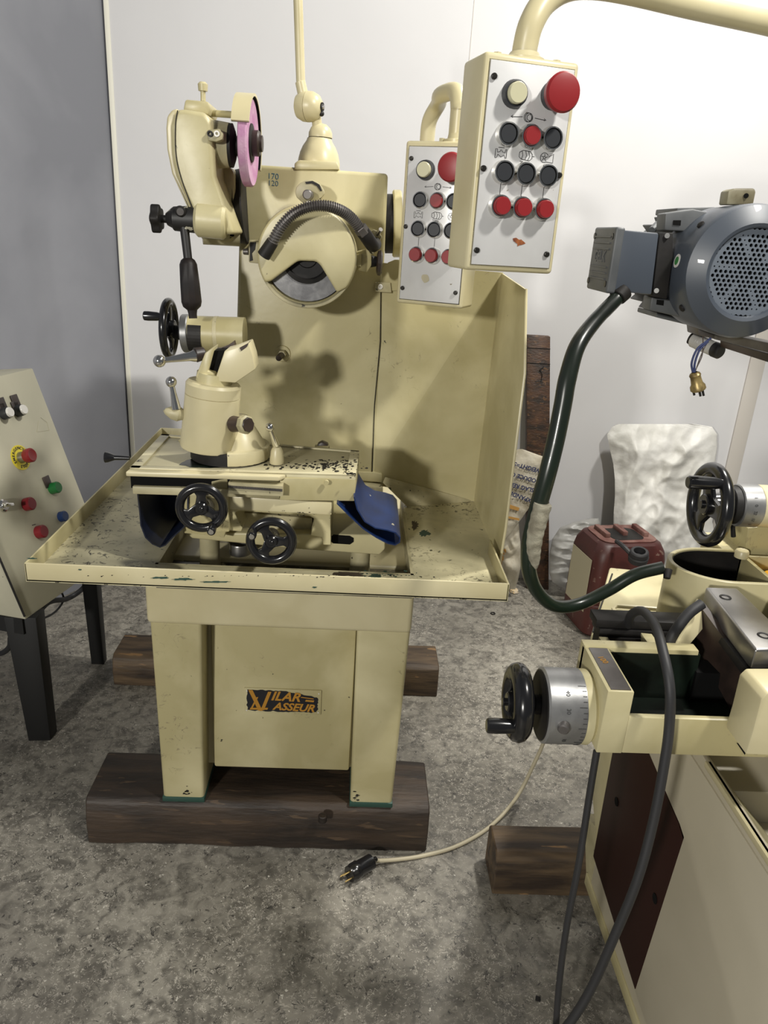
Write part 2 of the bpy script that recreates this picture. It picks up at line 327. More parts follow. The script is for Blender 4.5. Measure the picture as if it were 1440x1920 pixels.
# badge
by = 1.5545
def badge():
    c = [P(458,1288,y=by), P(603,1297,y=by), P(599,1342,y=by), P(457,1334,y=by)]
    zt, zb, xl, xr = c[0].z, c[3].z, c[0].x, c[1].x; zt = (c[0].z+c[1].z)/2; zb = (c[2].z+c[3].z)/2
    W, H = xr-xl, zt-zb
    bd = B().box((xl, by, zb), (xr, by+.006, zt), .001).put('badge', 'cream', G, label='worn black and ochre maker plate')
    def q(s, t, e=0): return V((xl+s*W, by-.0004-e, zt-t*H))
    rnd = random.Random(3); pts = []
    for i in range(28): pts.append((.04+.90*i/27, (.06 if i < 14 else .06+(i-14)*.017)+rnd.uniform(-.02,.02)))
    for i in range(10): pts.append((.95+rnd.uniform(-.012,.012), .32+i*.058))
    for i in range(28): pts.append((.94-.90*i/27, .90+rnd.uniform(-.03,.03)))
    for i in range(8): pts.append((.035+rnd.uniform(-.01,.01), .86-i*.09))
    B().prism([q(*p) for p in pts], (0,-.0006,0)).put('black_patch', 'badge', bd)
    b = B()
    def st(a, c, w, e=.0007):
        b.prism([q(a[0]-w, a[1], e), q(a[0]+w, a[1], e), q(c[0]+w, c[1], e), q(c[0]-w, c[1], e)], (0,-.0004,0))
    st((.08,.06), (.21,.90), .028); st((.33,.10), (.235,.86), .022, .0013); st((.17,.34), (.095,.80), .012, .0009)
    b.prism([q(.08,.78,.0011), q(.31,.76,.0011), q(.30,.84,.0011), q(.07,.86,.0011)], (0,-.0004,0))
    b.prism([q(.74,.27,.0007), q(.90,.32,.0007), q(.90,.35,.0007), q(.73,.30,.0007)], (0,-.0004,0)); b.prism([q(.80,.38,.0007), q(.91,.40,.0007), q(.90,.47,.0007), q(.79,.45,.0007)], (0,-.0004,0))
    b.text('ILAR', H*.50, q(.53,.30,.0009), (1,0,-.03), (0,0,1), .0004, .35, .0010)
    b.text('ASSEUR', H*.42, q(.64,.72,.0009), (1,0,-.03), (0,0,1), .0004, .35, .0009)
    b.put('lettering', 'ochre', bd)
    for s, t in ((.035,.10),(.965,.12),(.03,.90),(.965,.90)): B().cyl(q(s,t,-.001), q(s,t,.0012), .0016, None, 10).put('rivet', 'white', bd)
badge()
# tray
TX0, TX1, TY0, TY1, TZ, RZ = -.598, .312, 1.280, 2.285, .853, .887
WX0, WX1, WY0, WY1 = -.383, .136, 1.372, 1.76
b = B(); th = .004
b.box((TX0, TY0, TZ-th), (WX0, TY1, TZ)); b.box((WX1, TY0, TZ-th), (TX1, TY1-.42, TZ)); b.box((WX0, TY0, TZ-th), (WX1, WY0, TZ)); b.box((WX0, 2.2, TZ-th), (WX1, TY1, TZ))
b.box((TX1-.006, 1.47, TZ-.0045), (.3268, 1.862, TZ-.0003))
tray = b.put('tray', 'tray', G)
B().box((TX0, TY0, TZ-.004), (TX1, TY0+.004, RZ), .0015).put('rim', 'cream_clean', tray)
B().hexa([(TX0,TY0,TZ-.004),(TX0+.004,TY0,TZ-.004),(TX0+.004,TY1,TZ-.004),(TX0,TY1,TZ-.004),(TX0,TY0,RZ),(TX0+.004,TY0,RZ),(TX0+.004,TY1,RZ+.004),(TX0,TY1,RZ+.004)], .0012).put('rim', 'cream', tray)
B().box((TX0, TY1-.004, TZ-.004), (.10, TY1, RZ+.004), .0012).put('rim', 'cream_grimy', tray)
B().box((TX1-.004, TY0, TZ-.004), (TX1, 1.50, RZ-.001), .001).put('rim', 'cream', tray)
b = B()
b.box((WX0, WY0, .802), (WX0+.006, 2.2, TZ+.0006)); b.box((WX1-.006, WY0, .802), (WX1, WY1+.06, TZ+.0006)); b.box((WX0, WY0, .802), (WX1, WY0+.006, TZ+.0006))
b.put('well_wall', 'cream_grimy', tray)
B().box((WX0, WY0, .800), (WX1, 2.2, .806)).put('well_floor', 'well', tray)
# chips of bare metal on the front rim
rnd = random.Random(5)
def blot(cx, cy, rx, ry, y, m, name, par, n=22):
    pts = []
    for i in range(n):
        a = 2*math.pi*i/n; k = rnd.uniform(.55, 1.1); pts.append(P(cx+rx*k*math.cos(a), cy+ry*k*math.sin(a), y=y))
    B().prism(pts, (0,-.0007,0)).put(name, m, par)
for u, v, rx, ry in ((300,1083,18,2.2),(345,1086,22,2.4),(405,1091,34,1.8),(590,1101,5,1.5),(60,1047,10,1.8),(150,1068,4,1.2)):
    blot(u, v, rx, ry, TY0-.0001, 'greenchip', 'paint_chip', tray)
def blotz(cx, cy, rx, ry, z, m, name, par, n=30):
    pts = [P(cx+rx*k*math.cos(2*math.pi*i/n), cy+ry*k*math.sin(2*math.pi*i/n), z=z) for i in range(n) for k in (rnd.uniform(.5,1.1),)]
    B().prism(pts, (0,0,.0006)).put(name, m, par)
blotz(655, 1076, 34, 6, TZ, 'darkbrown', 'paint_chip', tray); blotz(705, 1080, 12, 4, TZ, 'greenchip', 'paint_chip', tray); blotz(795, 1000, 14, 7, TZ, 'greenchip', 'paint_chip', tray)
blotz(778, 985, 7, 10, TZ, 'darkbrown', 'paint_chip', tray)
# column
cyf = 1.80
CL, CRR, CT = P(455,305,y=cyf), P(727,322,y=cyf), 1.622
cx0, cx1 = -.272, .050
b = B(); b.hexa([(cx0-.030,cyf,.806),(cx1+.012,cyf,.806),(cx1+.012,2.20,.806),(cx0-.030,2.20,.806),(cx0,cyf,CT),(cx1,cyf,CT),(cx1,2.2,CT),(cx0,2.2,CT)], .008, 3)
col = b.put('column', 'cream', G)
B().prism([P(552,306,y=cyf-.004)+V((0,0,0)), P(560,300,y=cyf-.004), P(632,303,y=cyf-.004), P(637,318,y=cyf-.004), P(552,318,y=cyf-.004)], (0,.12,0), .003).put('top_plate', 'cream', col)
B().prism([P(700,886,y=cyf-.006), P(716,889,y=cyf-.006), P(716,905,y=cyf-.006), P(640,898,y=cyf-.006), P(640,884,y=cyf-.006)], (0,.04,0), .002).put('foot_plate', 'cream', col)
B().py([(655,908),(718,914),(718,975),(655,968)], 1.77, .05, .003).put('foot_block', 'cream_grimy', col)
for i, (u, v) in enumerate(((506,331),(517,332))): pass
b = B(); q = P(512,331,y=cyf-.0006); b.text('170', .017, q, (1,0,-.02), (0,0,1), .0004, 0, -.0001); b.text('120', .016, P(512,344,y=cyf-.0006), (1,0,-.02), (0,0,1), .0004, 0, -.0002)
b.put('marker_numbers', 'blueink', col, label='handwritten blue numbers 170 over 120')
# splash guard
B().hexa([(cx1-.010,1.803,.90),(.325,1.84,TZ),(.325,1.843,TZ),(cx1-.010,1.806,.90),(cx1-.010,1.802,1.435),(.328,1.80,1.43),(.328,1.803,1.43),(cx1-.010,1.805,1.435)]).put('splash_guard_back', 'cream', G)
b = B(); b.prism([P(718,905,y=1.775), P(768,955,y=1.775), P(885,945,y=1.84)-V((0,0,0)), P(885,938,y=1.84), P(722,895,y=1.79)], (0,.003,0)); b.put('guard_lower_flange', 'cream_grimy', G)
sg = [(1.842,TZ-.004),(1.455,TZ-.01),(1.440,.94),(1.445,1.26),(1.525,1.412),(1.80,1.428)]
sgp = B().prism([(.325,y,z) for y, z in sg], (.0035,0,0)).put('splash_guard_side', 'cream', G)
B().tube([(.327,y-.001,z) for y, z in sg[1:5]], .0028, 8, smooth=False).put('folded_edge', 'cream_clean', sgp)
B().py([(728,492),(740,487),(760,487),(760,545),(716,545),(716,505)], 1.797, .003).put('guard_ear', 'cream', G)
cl = B().py([(703,529),(732,530),(734,549),(703,547)], 1.790, .007, .0015).put('clip', 'cream_grimy', G)
B().lathe([(0,0),(.002,.006),(.004,.005),(.004,.0025),(.001,.002),(.001,0)], P(713,538,y=1.790), (0,-1,0), 14).put('rivet', 'white', cl)
B().tube([P(714,545,y=1.7985), P(713,640,y=1.7985), P(702,760,y=1.7985), P(698,884,y=1.7985)], .0012, 6, smooth=False).put('seam_line', 'iron', col)
# ---- main grinding wheel housing
wc = V((P(576,482,y=1.66).x, 0, P(576,482,y=1.66).z)); hy = 1.655; Rr = PX(P(576,482,y=1.66), 91)
def wy(y): return V((wc.x, y, wc.z))
b = B(); b.lathe([(0,Rr*.97),(.004,Rr),(.145,Rr*1.03),(.145,Rr*.90),(.012,Rr*.90),(.0,Rr*.97)], wy(hy+.0), (0,1,0), 64)
hs = b.put('wheel_housing', 'cream', G)
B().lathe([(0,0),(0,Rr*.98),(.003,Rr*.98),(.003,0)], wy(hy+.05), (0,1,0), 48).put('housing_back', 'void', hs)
def pol(a, r): return V((wc.x+r*math.cos(a), 0, wc.z+r*math.sin(a)))
oa = [(508,527),(552,494),(560,489),(592,490),(600,496),(632,549)]
pts = []
a0, a1 = math.radians(213), math.radians(-33)
for i in range(49): 
    a = a0+(a1-a0)*i/48; q = pol(a, Rr*1.0); q.y = hy-.018; pts.append(q)
for u, v in oa[::-1]: 
    q = P(u, v, y=hy-.018); pts.append(q)
b = B(); b.prism(pts, (0,.016,0), .006, 3); b.put('front_cover', 'cream', hs)
# lip ring around lower opening
b = B(); b.lathe([(0,Rr*.93),(-.012,Rr*.95),(-.012,Rr*1.0),(0,Rr*1.02)], wy(hy+.002), (0,1,0), 64); b.put('cover_lip', 'cream_grimy', hs)
B().lathe([(0,Rr*.52),(0,Rr*.88),(.03,Rr*.88),(.03,Rr*.52),(0,Rr*.52)], wy(hy+.006), (0,1,0), 48).put('grinding_wheel', 'stone', hs)
B().lathe([(0,0),(0,Rr*.2),(.004,Rr*.22),(.004,Rr*.42),(.0,Rr*.45),(.002,Rr*.53),(.02,Rr*.53)], wy(hy+.002), (0,1,0), 40).put('wheel_flange', 'iron', hs)
# adjuster sector above the housing
s0 = B().py([(553,360),(556,350),(563,343),(573,338),(584,337),(595,341),(603,349),(608,358),(608,364),(592,384),(583,389),(576,388),(556,370)], 1.735, .02, .002).put('sector_plate', 'cream_grimy', G)
B().py([(572,341),(586,339),(599,346),(604,358),(600,358),(594,349),(584,344),(574,345)], 1.7335, .003).put('slot', 'iron', s0)
B().cyl(P(579,366,y=1.74), P(576,365,y=1.70), .011, .010, 20, .002).put('bolt', 'steel_dark', s0)
B().lathe([(0,.006),(-.003,.006),(-.003,.003),(0,.002)], P(579,382,y=1.735), (0,1,0), 14).put('grease_nipple', 'white', s0)
B().py([(560,388),(572,382),(590,384),(600,390),(600,400),(556,400)], 1.745, .05, .004).put('housing_lug', 'cream', G)
# brackets left and right of the housing
b = B(); b.py([(466,450),(490,452),(490,495),(466,492)], 1.72, .08, .003); lb = b.put('side_bracket', 'cream_grimy', G)
B().cyl(P(456,472,y=1.74), P(466,472,y=1.74), .006, .007, 12, .001).put('bolt', 'steel_dark', lb)
B().py([(469,454),(480,454),(478,468),(472,475),(474,488),(468,490)], 1.7185, .003).put('bare_patch', 'iron', lb)
b = B(); b.py([(668,472),(690,466),(697,478),(697,498),(688,512),(670,508)], 1.70, .05, .004); rb = b.put('side_bracket', 'cream', G)
B().py([(667,478),(678,476),(677,500),(666,498)], 1.694, .008, .001).put('hinge_plate', 'cream', rb)
b = B(); b.cyl(P(694,490,y=1.715), P(708,490,y=1.715), .013, .010, 16, .001); b.put('knob_stem', 'iron', rb)
kc = P(711,493,y=1.715)
B().lathe([(-.006,0),(-.006,.018),(-.003,.026),(.003,.027),(.007,.020),(.007,0)], kc, (1,0,0), 9).put('clamp_knob', 'darkbrown', rb)
b = B(); b.py([(690,438),(700,430),(710,434),(716,444),(710,455),(700,478),(688,470)], 1.715, .02, .002); ho = b.put('hose_bracket', 'cream_grimy', G)
B().cyl(P(706,441,y=1.72), P(714,430,y=1.70), .004, .0045, 12).put('bolt', 'steel', ho)
hp = [P(u,v,y=y) for u,v,y in ((509,457,1.615),(528,424,1.605),(552,400,1.60),(580,388,1.60),(610,386,1.605),(637,394,1.615),(658,408,1.63),(676,430,1.645))]
B().tube(hp, .010, 14, 28, rad=lambda t, i: .0115 if i % 4 < 2 else .0088).put('coolant_hose', 'steel_dark', G, sharp=.3)
n = B(); n.cyl(P(512,452,y=1.615), P(494,480,y=1.62), .0125, .014, 16, .001); n.put('hose_nozzle', 'iron', G)
n = B(); n.cyl(P(674,426,y=1.643), P(683,438,y=1.65), .014, .014, 6, .001); n.put('hose_nut', 'steel_dark', G)
n = B(); n.tube([P(680,434,y=1.65), P(690,448,y=1.66), P(698,459,y=1.68), P(703,458,y=1.71)], .0145, 14); n.put('hose_elbow', 'iron', G)
# small tap on column front
tp = P(530,663,y=cyf); b = B(); b.lathe([(-.004,0),(-.004,.018),(.001,.020)], tp, (0,1,0), 20); tpo = b.put('tap_boss', 'cream', col)
b = B(); b.cyl(tp, tp+V((0,-.022,0)), .012, .010, 6, .001); b.put('nut', 'cream_grimy', tpo)
b = B(); b.cyl(tp+V((0,-.015,0)), P(522,672,y=cyf-.045), .008, .007, 12, .001); b.put('spout', 'darkbrown', tpo)
# ---- lamp on top of the column
lc = P(597,300,y=1.85); lz = 1.625
b = B(); s = PX(lc, 1)
b.lathe([(0,39*s),(.010,40*s),(.020,39*s),(.034,36*s),(.047,31*s),(.058,24.5*s),(.064,22.5*s),(.064,0)], V((lc.x,1.87,lz)), (0,0,1), 36)
lb = b.put('lamp_base', 'cream_clean', G)
b = B(); b.lathe([(0,22.5*s),(.010,22*s),(.020,18*s),(.027,11*s),(.030,0)], V((lc.x+.002,1.87,lz+.0655)), (0,0,1), 28); b.put('lamp_swivel', 'cream_clean', lb)
b = B(); b.cyl(V((lc.x-.004,1.87,lz+.075)), P(592,205,y=1.86), .012, .010, 14); b.put('swivel_neck', 'cream_clean', lb)
jb = P(578,200,y=1.86)
b = B(); b.lathe([(-.030,0),(-.030,.012),(-.024,.024),(-.012,.030),(-.0005,.031),(-.0005,.029),(.0005,.029),(.0005,.031),(.012,.030),(.024,.024),(.032,.012),(.033,0)], jb, (.93,-.35,0), 28); j = b.put('ball_joint', 'cream_clean', lb)
a_ = V((.93,-.35,0)).normalized()
B().lathe([(.031,.009),(.035,.009),(.035,0)], jb, a_, 16).put('joint_screw_ring', 'iron', j)
B().lathe([(.035,.005),(.038,.004),(.038,0)], jb, a_, 12).put('joint_screw', 'steel', j)
B().ball(P(603,213,y=1.85), .006, 10).put('wing_screw', 'iron', j)
top = P(553,-180,y=1.86)
b = B(); b.cyl(P(571,190,y=1.86), P(563,153,y=1.86), .012, .0115, 18, .001); b.put('pole_socket', 'cream_clean', lb)
b = B(); b.cyl(P(564,158,y=1.86), top, .0100, None, 18); b.put('lamp_pole', 'cream_clean', lb)
# ---- left grinding head
b = B(); b.py([(328,205),(345,204),(384,210),(396,228),(401,300),(403,330),(420,380),(440,440),(372,437),(362,400),(328,330),(320,290),(318,235)], 1.605, .165, .020, 4)
gh = b.put('belt_guard', 'cream', G)
b = B(); b.py([(313,218),(322,206),(333,203),(327,232),(328,300),(338,335),(374,428),(366,428),(356,400),(322,325),(313,280),(311,240)], 1.61, .15, .010, 4); b.put('guard_cover', 'cream_clean', gh)
B().tube([P(u,v,y=1.6035) for u,v in ((333,207),(329,235),(330,290),(340,335),(362,395))], .0010, 6).put('cover_seam', 'iron', gh)
b = B(); b.py([(347,186),(390,190),(394,200),(391,215),(343,207)], 1.66, .09, .004); b.put('belt_box', 'cream', gh)
B().lathe([(0,.005),(.018,.005),(.018,.009),(.030,.010),(.034,.006),(.034,0)], P(381,190,y=1.69), (.0,0,1), 14).put('vent_cap', 'cream', gh)
sp0, sp1 = P(388,270,y=1.665), P(431,273,y=1.665)
B().lathe([(-.02,.048),(.0,.046),((sp1-sp0).length,.041),((sp1-sp0).length,0)], sp0, sp1-sp0, 36).put('spindle_housing', 'cream_grimy', G)
axd = (sp1-sp0).normalized()
b = B(); o = sp1
b.lathe([(0,.0405),(.006,.0405),(.010,.030),(.013,.018),(.015,.018),(.017,.024),(.022,.026),(.026,.024),(.030,.017),(.036,.017),(.036,0)], o, axd, 32); gh2 = b.put('spindle_pulley', 'iron', G)
wax = V((1,-.02,0)).normalized(); wcn = P(468,268,y=1.665)
b = B(); R2 = PX(wcn, 76); b.lathe([(-.011,.018),(-.011,R2*.97),(-.009,R2),(.004,R2),(.007,R2*.96),(.0035,R2*.6),(.0035,.018)], wcn, wax, 56); gw = b.put('pink_wheel', 'pink', G)
b = B(); b.lathe([(.002,.0),(.002,.036),(.006,.035),(.008,.020),(.012,.020)], wcn, wax, 32); b.put('wheel_flange', 'iron', gw)
b = B(); b.lathe([(.007,.024),(.018,.024),(.021,.021),(.021,.016),(.026,.015),(.026,0)], wcn, wax, 24); b.put('spindle_nut', 'darkbrown', gw)
# arched wheel guard
gr = R2*1.05; e = basis(wax); up = V((0,0,1)); side = wax.cross(up)
path = []
for i in range(33):
    a = math.radians(-32+192*i/32); path.append(wcn+wax*-.022+(side*-math.cos(a)+up*math.sin(a))*gr)
b = B(); b.strip(path, wax*.034, .005); gd = b.put('wheel_guard', 'cream_clean', G)
b = B(); inn = [p+wax*.0335-(p+wax*.024-wcn).normalized()*.004 for p in path]; 
b.strip([p-(p-(wcn-wax*.024)).normalized()*.0035 for p in path], wax*.033, .0015); b.put('guard_inner_shade', 'void', gd)  # near-black sheet paints the shade inside the guard
B().cyl(P(391,212,y=1.70), P(448,216,y=1.67), .0065, None, 14).put('guard_rod', 'cream', gd)
B().cyl(P(450,243,y=1.68), P(449,258,y=1.68), .005, .003, 12).put('guard_stud', 'iron', gd)
np_ = B().py([(388,243),(412,241),(419,250),(417,262),(406,266),(389,264)], 1.600, .03, .003).put('nipple_plate', 'cream_grimy', G)
for u, v, m in ((394,251,'iron'), (407,251,'white')): B().lathe([(0,.0055),(-.004,.0055),(-.004,.003),(0,.002)], P(u,v,y=1.600), (0,1,0), 14).put('grease_nipple', m, np_)
b = B(); b.py([(400,310),(430,312),(438,322),(441,350),(442,410),(436,452),(425,455),(380,452),(372,437),(432,437),(420,380)], 1.71, .12, .008, 3); ab = b.put('swing_arm', 'cream', G)
b = B(); b.cyl(P(438,388,y=1.785), P(462,388,y=1.785), .074, .078, 40, .003); b.put('swivel_flange', 'iron', ab)
b = B(); b.cyl(P(380,440,y=1.72), P(448,442,y=1.74), .020, .022, 20); b.put('lower_boss', 'cream_grimy', ab)
b = B(); b.cyl(P(367,411,y=1.62), P(425,417,y=1.62), .0335, .0335, 32, .006); br = b.put('clamp_barrel', 'cream', G)
b = B(); b.cyl(P(325,410,y=1.62), P(369,412,y=1.62), .023, .026, 24, .002); b.cyl(P(313,411,y=1.62), P(326,410,y=1.62), .012, .021, 20); cb = b.put('clamp_sleeve', 'iron_chipped', br)
b = B(); b.cyl(P(300,410,y=1.62), P(314,411,y=1.62), .0075, None, 16); b.put('knob_stem', 'iron', br)
kc = P(294,410,y=1.62); pr = []
b = B(); a, e1, e2 = basis((1,0,0.02)); pp = []
for i in range(30):
    th = 2*math.pi*i/30; r = .025+.0035*math.cos(5*th); pp.append(kc-a*.009+(e1*math.cos(th)+e2*math.sin(th))*r)
b.prism(pp, a*.018, .004, 3); b.put('star_knob', 'iron', br)
B().cyl(P(338,396,y=1.605), P(338,396,y=1.590), .0105, None, 18, .002).put('screw_head', 'iron', br)
B().cyl(P(338,397,y=1.590), P(338,397,y=1.588), .0070, None, 14).put('screw_face', 'steel_dark', br)
b = B(); b.cyl(P(345,422,y=1.61), P(353,490,y=1.60), .0090, .0085, 14); b.put('dresser_rod', 'iron_chipped', br)
h0, h1 = P(352,484,y=1.60), P(362,597,y=1.59); L = (h1-h0).length
B().lathe([(0,.009),(.004,.014),(.012,.0175),(.05,.0195),(L*.72,.0205),(L*.80,.018),(L*.86,.010),(L*.93,.0085),(L,.0085),(L,0)], h0, h1-h0, 10).put('dresser_grip', 'gripmat', br)
# ---- left handwheel and its barrel
b = B(); p0 = P(343,625,y=1.66); p1 = P(442,628,y=1.66)
b.cyl(P(352,625,y=1.66), p1+V((.02,0,0)), .0375, .0385, 36); bl = b.put('feed_barrel', 'cream', G)
B().cyl(p0, P(357,625,y=1.66), .0405, .0405, 36, .002).put('dial', 'dial', bl)
B().cyl(P(404,627,y=1.66), P(411,627,y=1.66), .0385, .0385, 36).put('cover_tape', 'cream_grimy', bl)
b = B(); 
for k in range(9):
    a = math.radians(150+k*10); q = [V((p0.x+dx, 1.66+.0389*math.cos(a+da), p0.z+.0389*math.sin(a+da))) for dx, da in ((.017,-.09),(.045,-.09),(.045,.09),(.017,.09))]
    b.prism(q, V((0,math.cos(a),math.sin(a)))*.0012)
b.put('dark_patch', 'iron', bl)
B().cyl(P(326,622,y=1.66), p0, .014, .016, 20).put('wheel_stem', 'iron', bl)
handwheel(G, P(317,616,y=1.66), (-1,0,.0), PX(P(317,616,y=1.66), 56), .0085, .9, math.radians(212), .040, .0095)

# ---- bed, saddle, table
b = B(); b.py([(353,998),(722,1003),(722,1030),(712,1041),(560,1030),(360,1010),(353,1004)], 1.425, .22, .006, 3); bed = b.put('bed', 'cream', G)
B().py([(625,1003),(656,1005),(663,1009),(663,1016),(656,1021),(625,1019),(619,1014),(619,1008)], 1.4235, .004).put('oval_slot', 'void', bed)
for u, v in ((400,1030), (674,1047)):
    p = P(u, v+20, z=.806); B().lathe([(0,.023),(.03,.021),(.075,.021),(.075,0)], (p.x, 1.47, .803), (0,0,1), 24).put('bed_foot', 'cream_grimy', bed)
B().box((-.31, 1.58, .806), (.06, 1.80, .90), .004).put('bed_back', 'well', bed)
z1 = P(427,957,y=1.39).z
b = B()
b.py([(345,920),(425,928),(620,942),(620,1022),(606,1022),(603,1008),(582,1004),(588,985),(588,972),(580,968),(448,958),(440,962),(446,975),(455,990),(452,997),(424,995),(420,1009),(405,1006),(345,1000)], 1.39, .18, .002)
sd = b.put('saddle', 'cream', G)
B().py([(440,960),(585,972),(585,1000),(440,996)], 1.45, .05).put('slideway', 'cream_grimy', sd)
B().py([(425,930),(622,943),(622,966),(425,955)], 1.383, .02, .002).put('saddle_top_band', 'cream_clean', sd)
b = B(); b.py([(325,905),(427,898),(430,998),(350,1000)], 1.375, .08, .003); b.put('apron', 'cream', sd)
# table (slightly turned)
tz = 1.052
tA = [P(243,880,z=tz), P(303,816,z=tz), P(674,848,z=tz), P(667,893,z=tz)]
b = B(); b.prism([t-V((0,0,.012)) for t in tA], (0,0,.012), .002); tb = b.put('work_table', 'table', G)
e0, e1_ = tA[0], tA[3]; yd = (tA[1]-tA[0])
def tq(s, t, z=tz):      # s along the length, t across the depth
    a = tA[0].lerp(tA[3], s); c = tA[1].lerp(tA[2], s); q = a.lerp(c, t); q.z = z; return q
for s0, s1, t0, t1 in ((0,1,.95,1),(0.0,.045,0,1),(.955,1,0,1),(0,1,0,.06)):
    b = B(); b.prism([tq(s0,t0), tq(s1,t0), tq(s1,t1), tq(s0,t1)], (0,0,.0035), .001); b.put('table_rim', 'table', tb)
b = B(); b.prism([tq(-.005,-.075,tz+.001), tq(.66,-.105,tz+.001), tq(.685,-.02,tz+.001), tq(0,.02,tz+.001)], (0,0,-.009), .002, 2); b.put('front_lip', 'cream_clean', tb)
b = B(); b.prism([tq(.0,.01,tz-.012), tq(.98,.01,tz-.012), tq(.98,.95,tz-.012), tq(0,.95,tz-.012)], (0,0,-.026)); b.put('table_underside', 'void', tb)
pl = [tq(.66,-.03), tq(1.0,-.0), tq(1.0,.90), tq(.66,.9)]
b = B(); b.prism([V((p.x,p.y,tz-.006)) for p in pl], (0,0,-.046), .002); bf = b.put('table_body', 'cream', tb)
q = P(612,905,y=pl[0].y-.001)
B().cyl((q.x,q.y+.004,q.z), (q.x,q.y-.002,q.z), .005, None, 16, .0005).put('slotted_screw', 'cream', bf)
b = B(); b.prism([tq(.01,-.02,tz-.032), tq(.66,-.04,tz-.032), tq(.66,.8,tz-.032), tq(.01,.8,tz-.032)], (0,0,-.016), .002); b.put('slide_rail', 'cream_grimy', tb)
b = B(); ra, rb2 = P(428,905,y=1.352), P(530,912,y=1.352); b.prism([ra, rb2, rb2-V((0,0,.020)), ra-V((0,0,.022))], (0,.03,0)); rk = b.put('rack', 'cream_grimy', tb)
b = B()
for i in range(34):
    q = (ra-V((0,0,.006))).lerp(rb2-V((0,0,.006)), (i+.5)/34); b.box((q.x-.0011,1.3495,q.z-.004), (q.x+.0008,1.353,q.z+.001))
b.put('rack_teeth', 'steel_dark', rk, kind='stuff')
b = B(); b.py([(592,843),(596,833),(604,829),(614,833),(618,843)], 1.60, .02, .002); b.put('end_stop', 'darkbrown', tb); B().py([(590,838),(616,838),(616,845),(590,844)], 1.59, .02, .001).put('stop_plate', 'cream', tb)
b = B(); b.cyl(P(243,859,y=1.42), P(212,858,y=1.42), .004, .005, 14); b.lathe([(0,.005),(.012,.010),(.018,.011),(.020,0)], P(215,858,y=1.42), (-1,0,0), 16); b.put('stop_lever', 'black', tb)
# way covers
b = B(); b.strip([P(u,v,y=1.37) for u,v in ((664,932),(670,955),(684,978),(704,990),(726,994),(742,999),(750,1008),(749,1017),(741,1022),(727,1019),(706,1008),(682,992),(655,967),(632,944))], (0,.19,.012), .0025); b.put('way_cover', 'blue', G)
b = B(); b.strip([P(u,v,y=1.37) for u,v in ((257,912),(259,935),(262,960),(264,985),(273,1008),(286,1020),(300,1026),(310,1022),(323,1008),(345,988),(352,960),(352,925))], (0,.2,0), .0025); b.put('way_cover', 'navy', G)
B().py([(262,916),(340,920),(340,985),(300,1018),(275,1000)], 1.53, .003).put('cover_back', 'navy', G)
def speckle(name, m, par, n, cu, cv, su, sv, k, seed, y=None, z=None, nrm=(0,0,1), s=(.5,3.2)):
    rn = random.Random(seed); b = B()
    for i in range(n):
        u, v = cu+rn.gauss(0, su), cv+rn.gauss(0, sv); a = rn.uniform(*s)*rn.random()**.7+.4; e = rn.uniform(.35, .8); m_ = rn.randint(5, 8)
        b.prism([P(u+a*1.5*rn.uniform(.6,1.2)*math.cos(q*6.283/m_), v+a*e*rn.uniform(.6,1.2)*math.sin(q*6.283/m_), y=y, z=z) for q in range(m_)], V(nrm)*k)
    return b.put(name, m, par, kind='stuff')
speckle('paint_chips', 'iron', tb, 130, 618, 872, 24, 5.5, .0004, 1, z=tz+.0002)
speckle('paint_chips', 'iron', tb, 40, 560, 874, 22, 3, .0004, 2, z=tz+.0002)
speckle('paint_chips', 'iron', tb, 30, 655, 880, 6, 9, .0004, 4, z=tz+.0036)
speckle('paint_chips', 'greenchip', tray, 60, 720, 1076, 26, 3.0, .0005, 5, z=TZ)
speckle('paint_chips', 'iron', tray, 50, 520, 1080, 190, 1.2, .0005, 6, y=TY0-.0001, nrm=(0,-1,0), s=(.4,1.6))
speckle('paint_chips', 'iron', ped, 14, 352, 1484, 3, 5, .0004, 7, y=1.5112, nrm=(0,-1,0), s=(.6,2.6))
speckle('paint_chips', 'iron', ped, 14, 668, 1497, 3, 6, .0004, 8, y=1.5112, nrm=(0,-1,0), s=(.6,2.6))
speckle('paint_chips', 'iron', bed, 30, 560, 962, 40, 5, .0004, 9, y=1.3825, nrm=(0,-1,0), s=(.4,1.8))
q = [P(340+95*k, 0, z=tz) for k in ()]
pts = [P(386+52*random.uniform(.75,1.05)*math.cos(i*.314), 868+12*random.uniform(.7,1.05)*math.sin(i*.314), z=tz+.0002) for i in range(20)]
B().prism(pts, (0,0,.0004)).put('oil_stain', 'oil', tb)
# hand wheels in front of the saddle
w1 = P(378,952,y=1.300); r1 = PX(w1, 49)
B().cyl(P(378,952,y=1.31), P(385,950,y=1.39), .014, .020, 20).put('wheel_boss', 'steel', G)
handwheel(G, w1, (.05,-1,0), r1, .0085, -math.pi/2, math.radians(122), .034, .0078, cap=True)
w2 = P(509,1014,y=1.285); r2 = PX(w2, 48)
B().cyl(w2, P(509,1004,y=1.40), .012, .016, 20).put('wheel_boss', 'iron', G)
handwheel(G, w2, (.03,-1,0), r2, .0085, math.pi, math.radians(327), .034, .0078, cap=True)
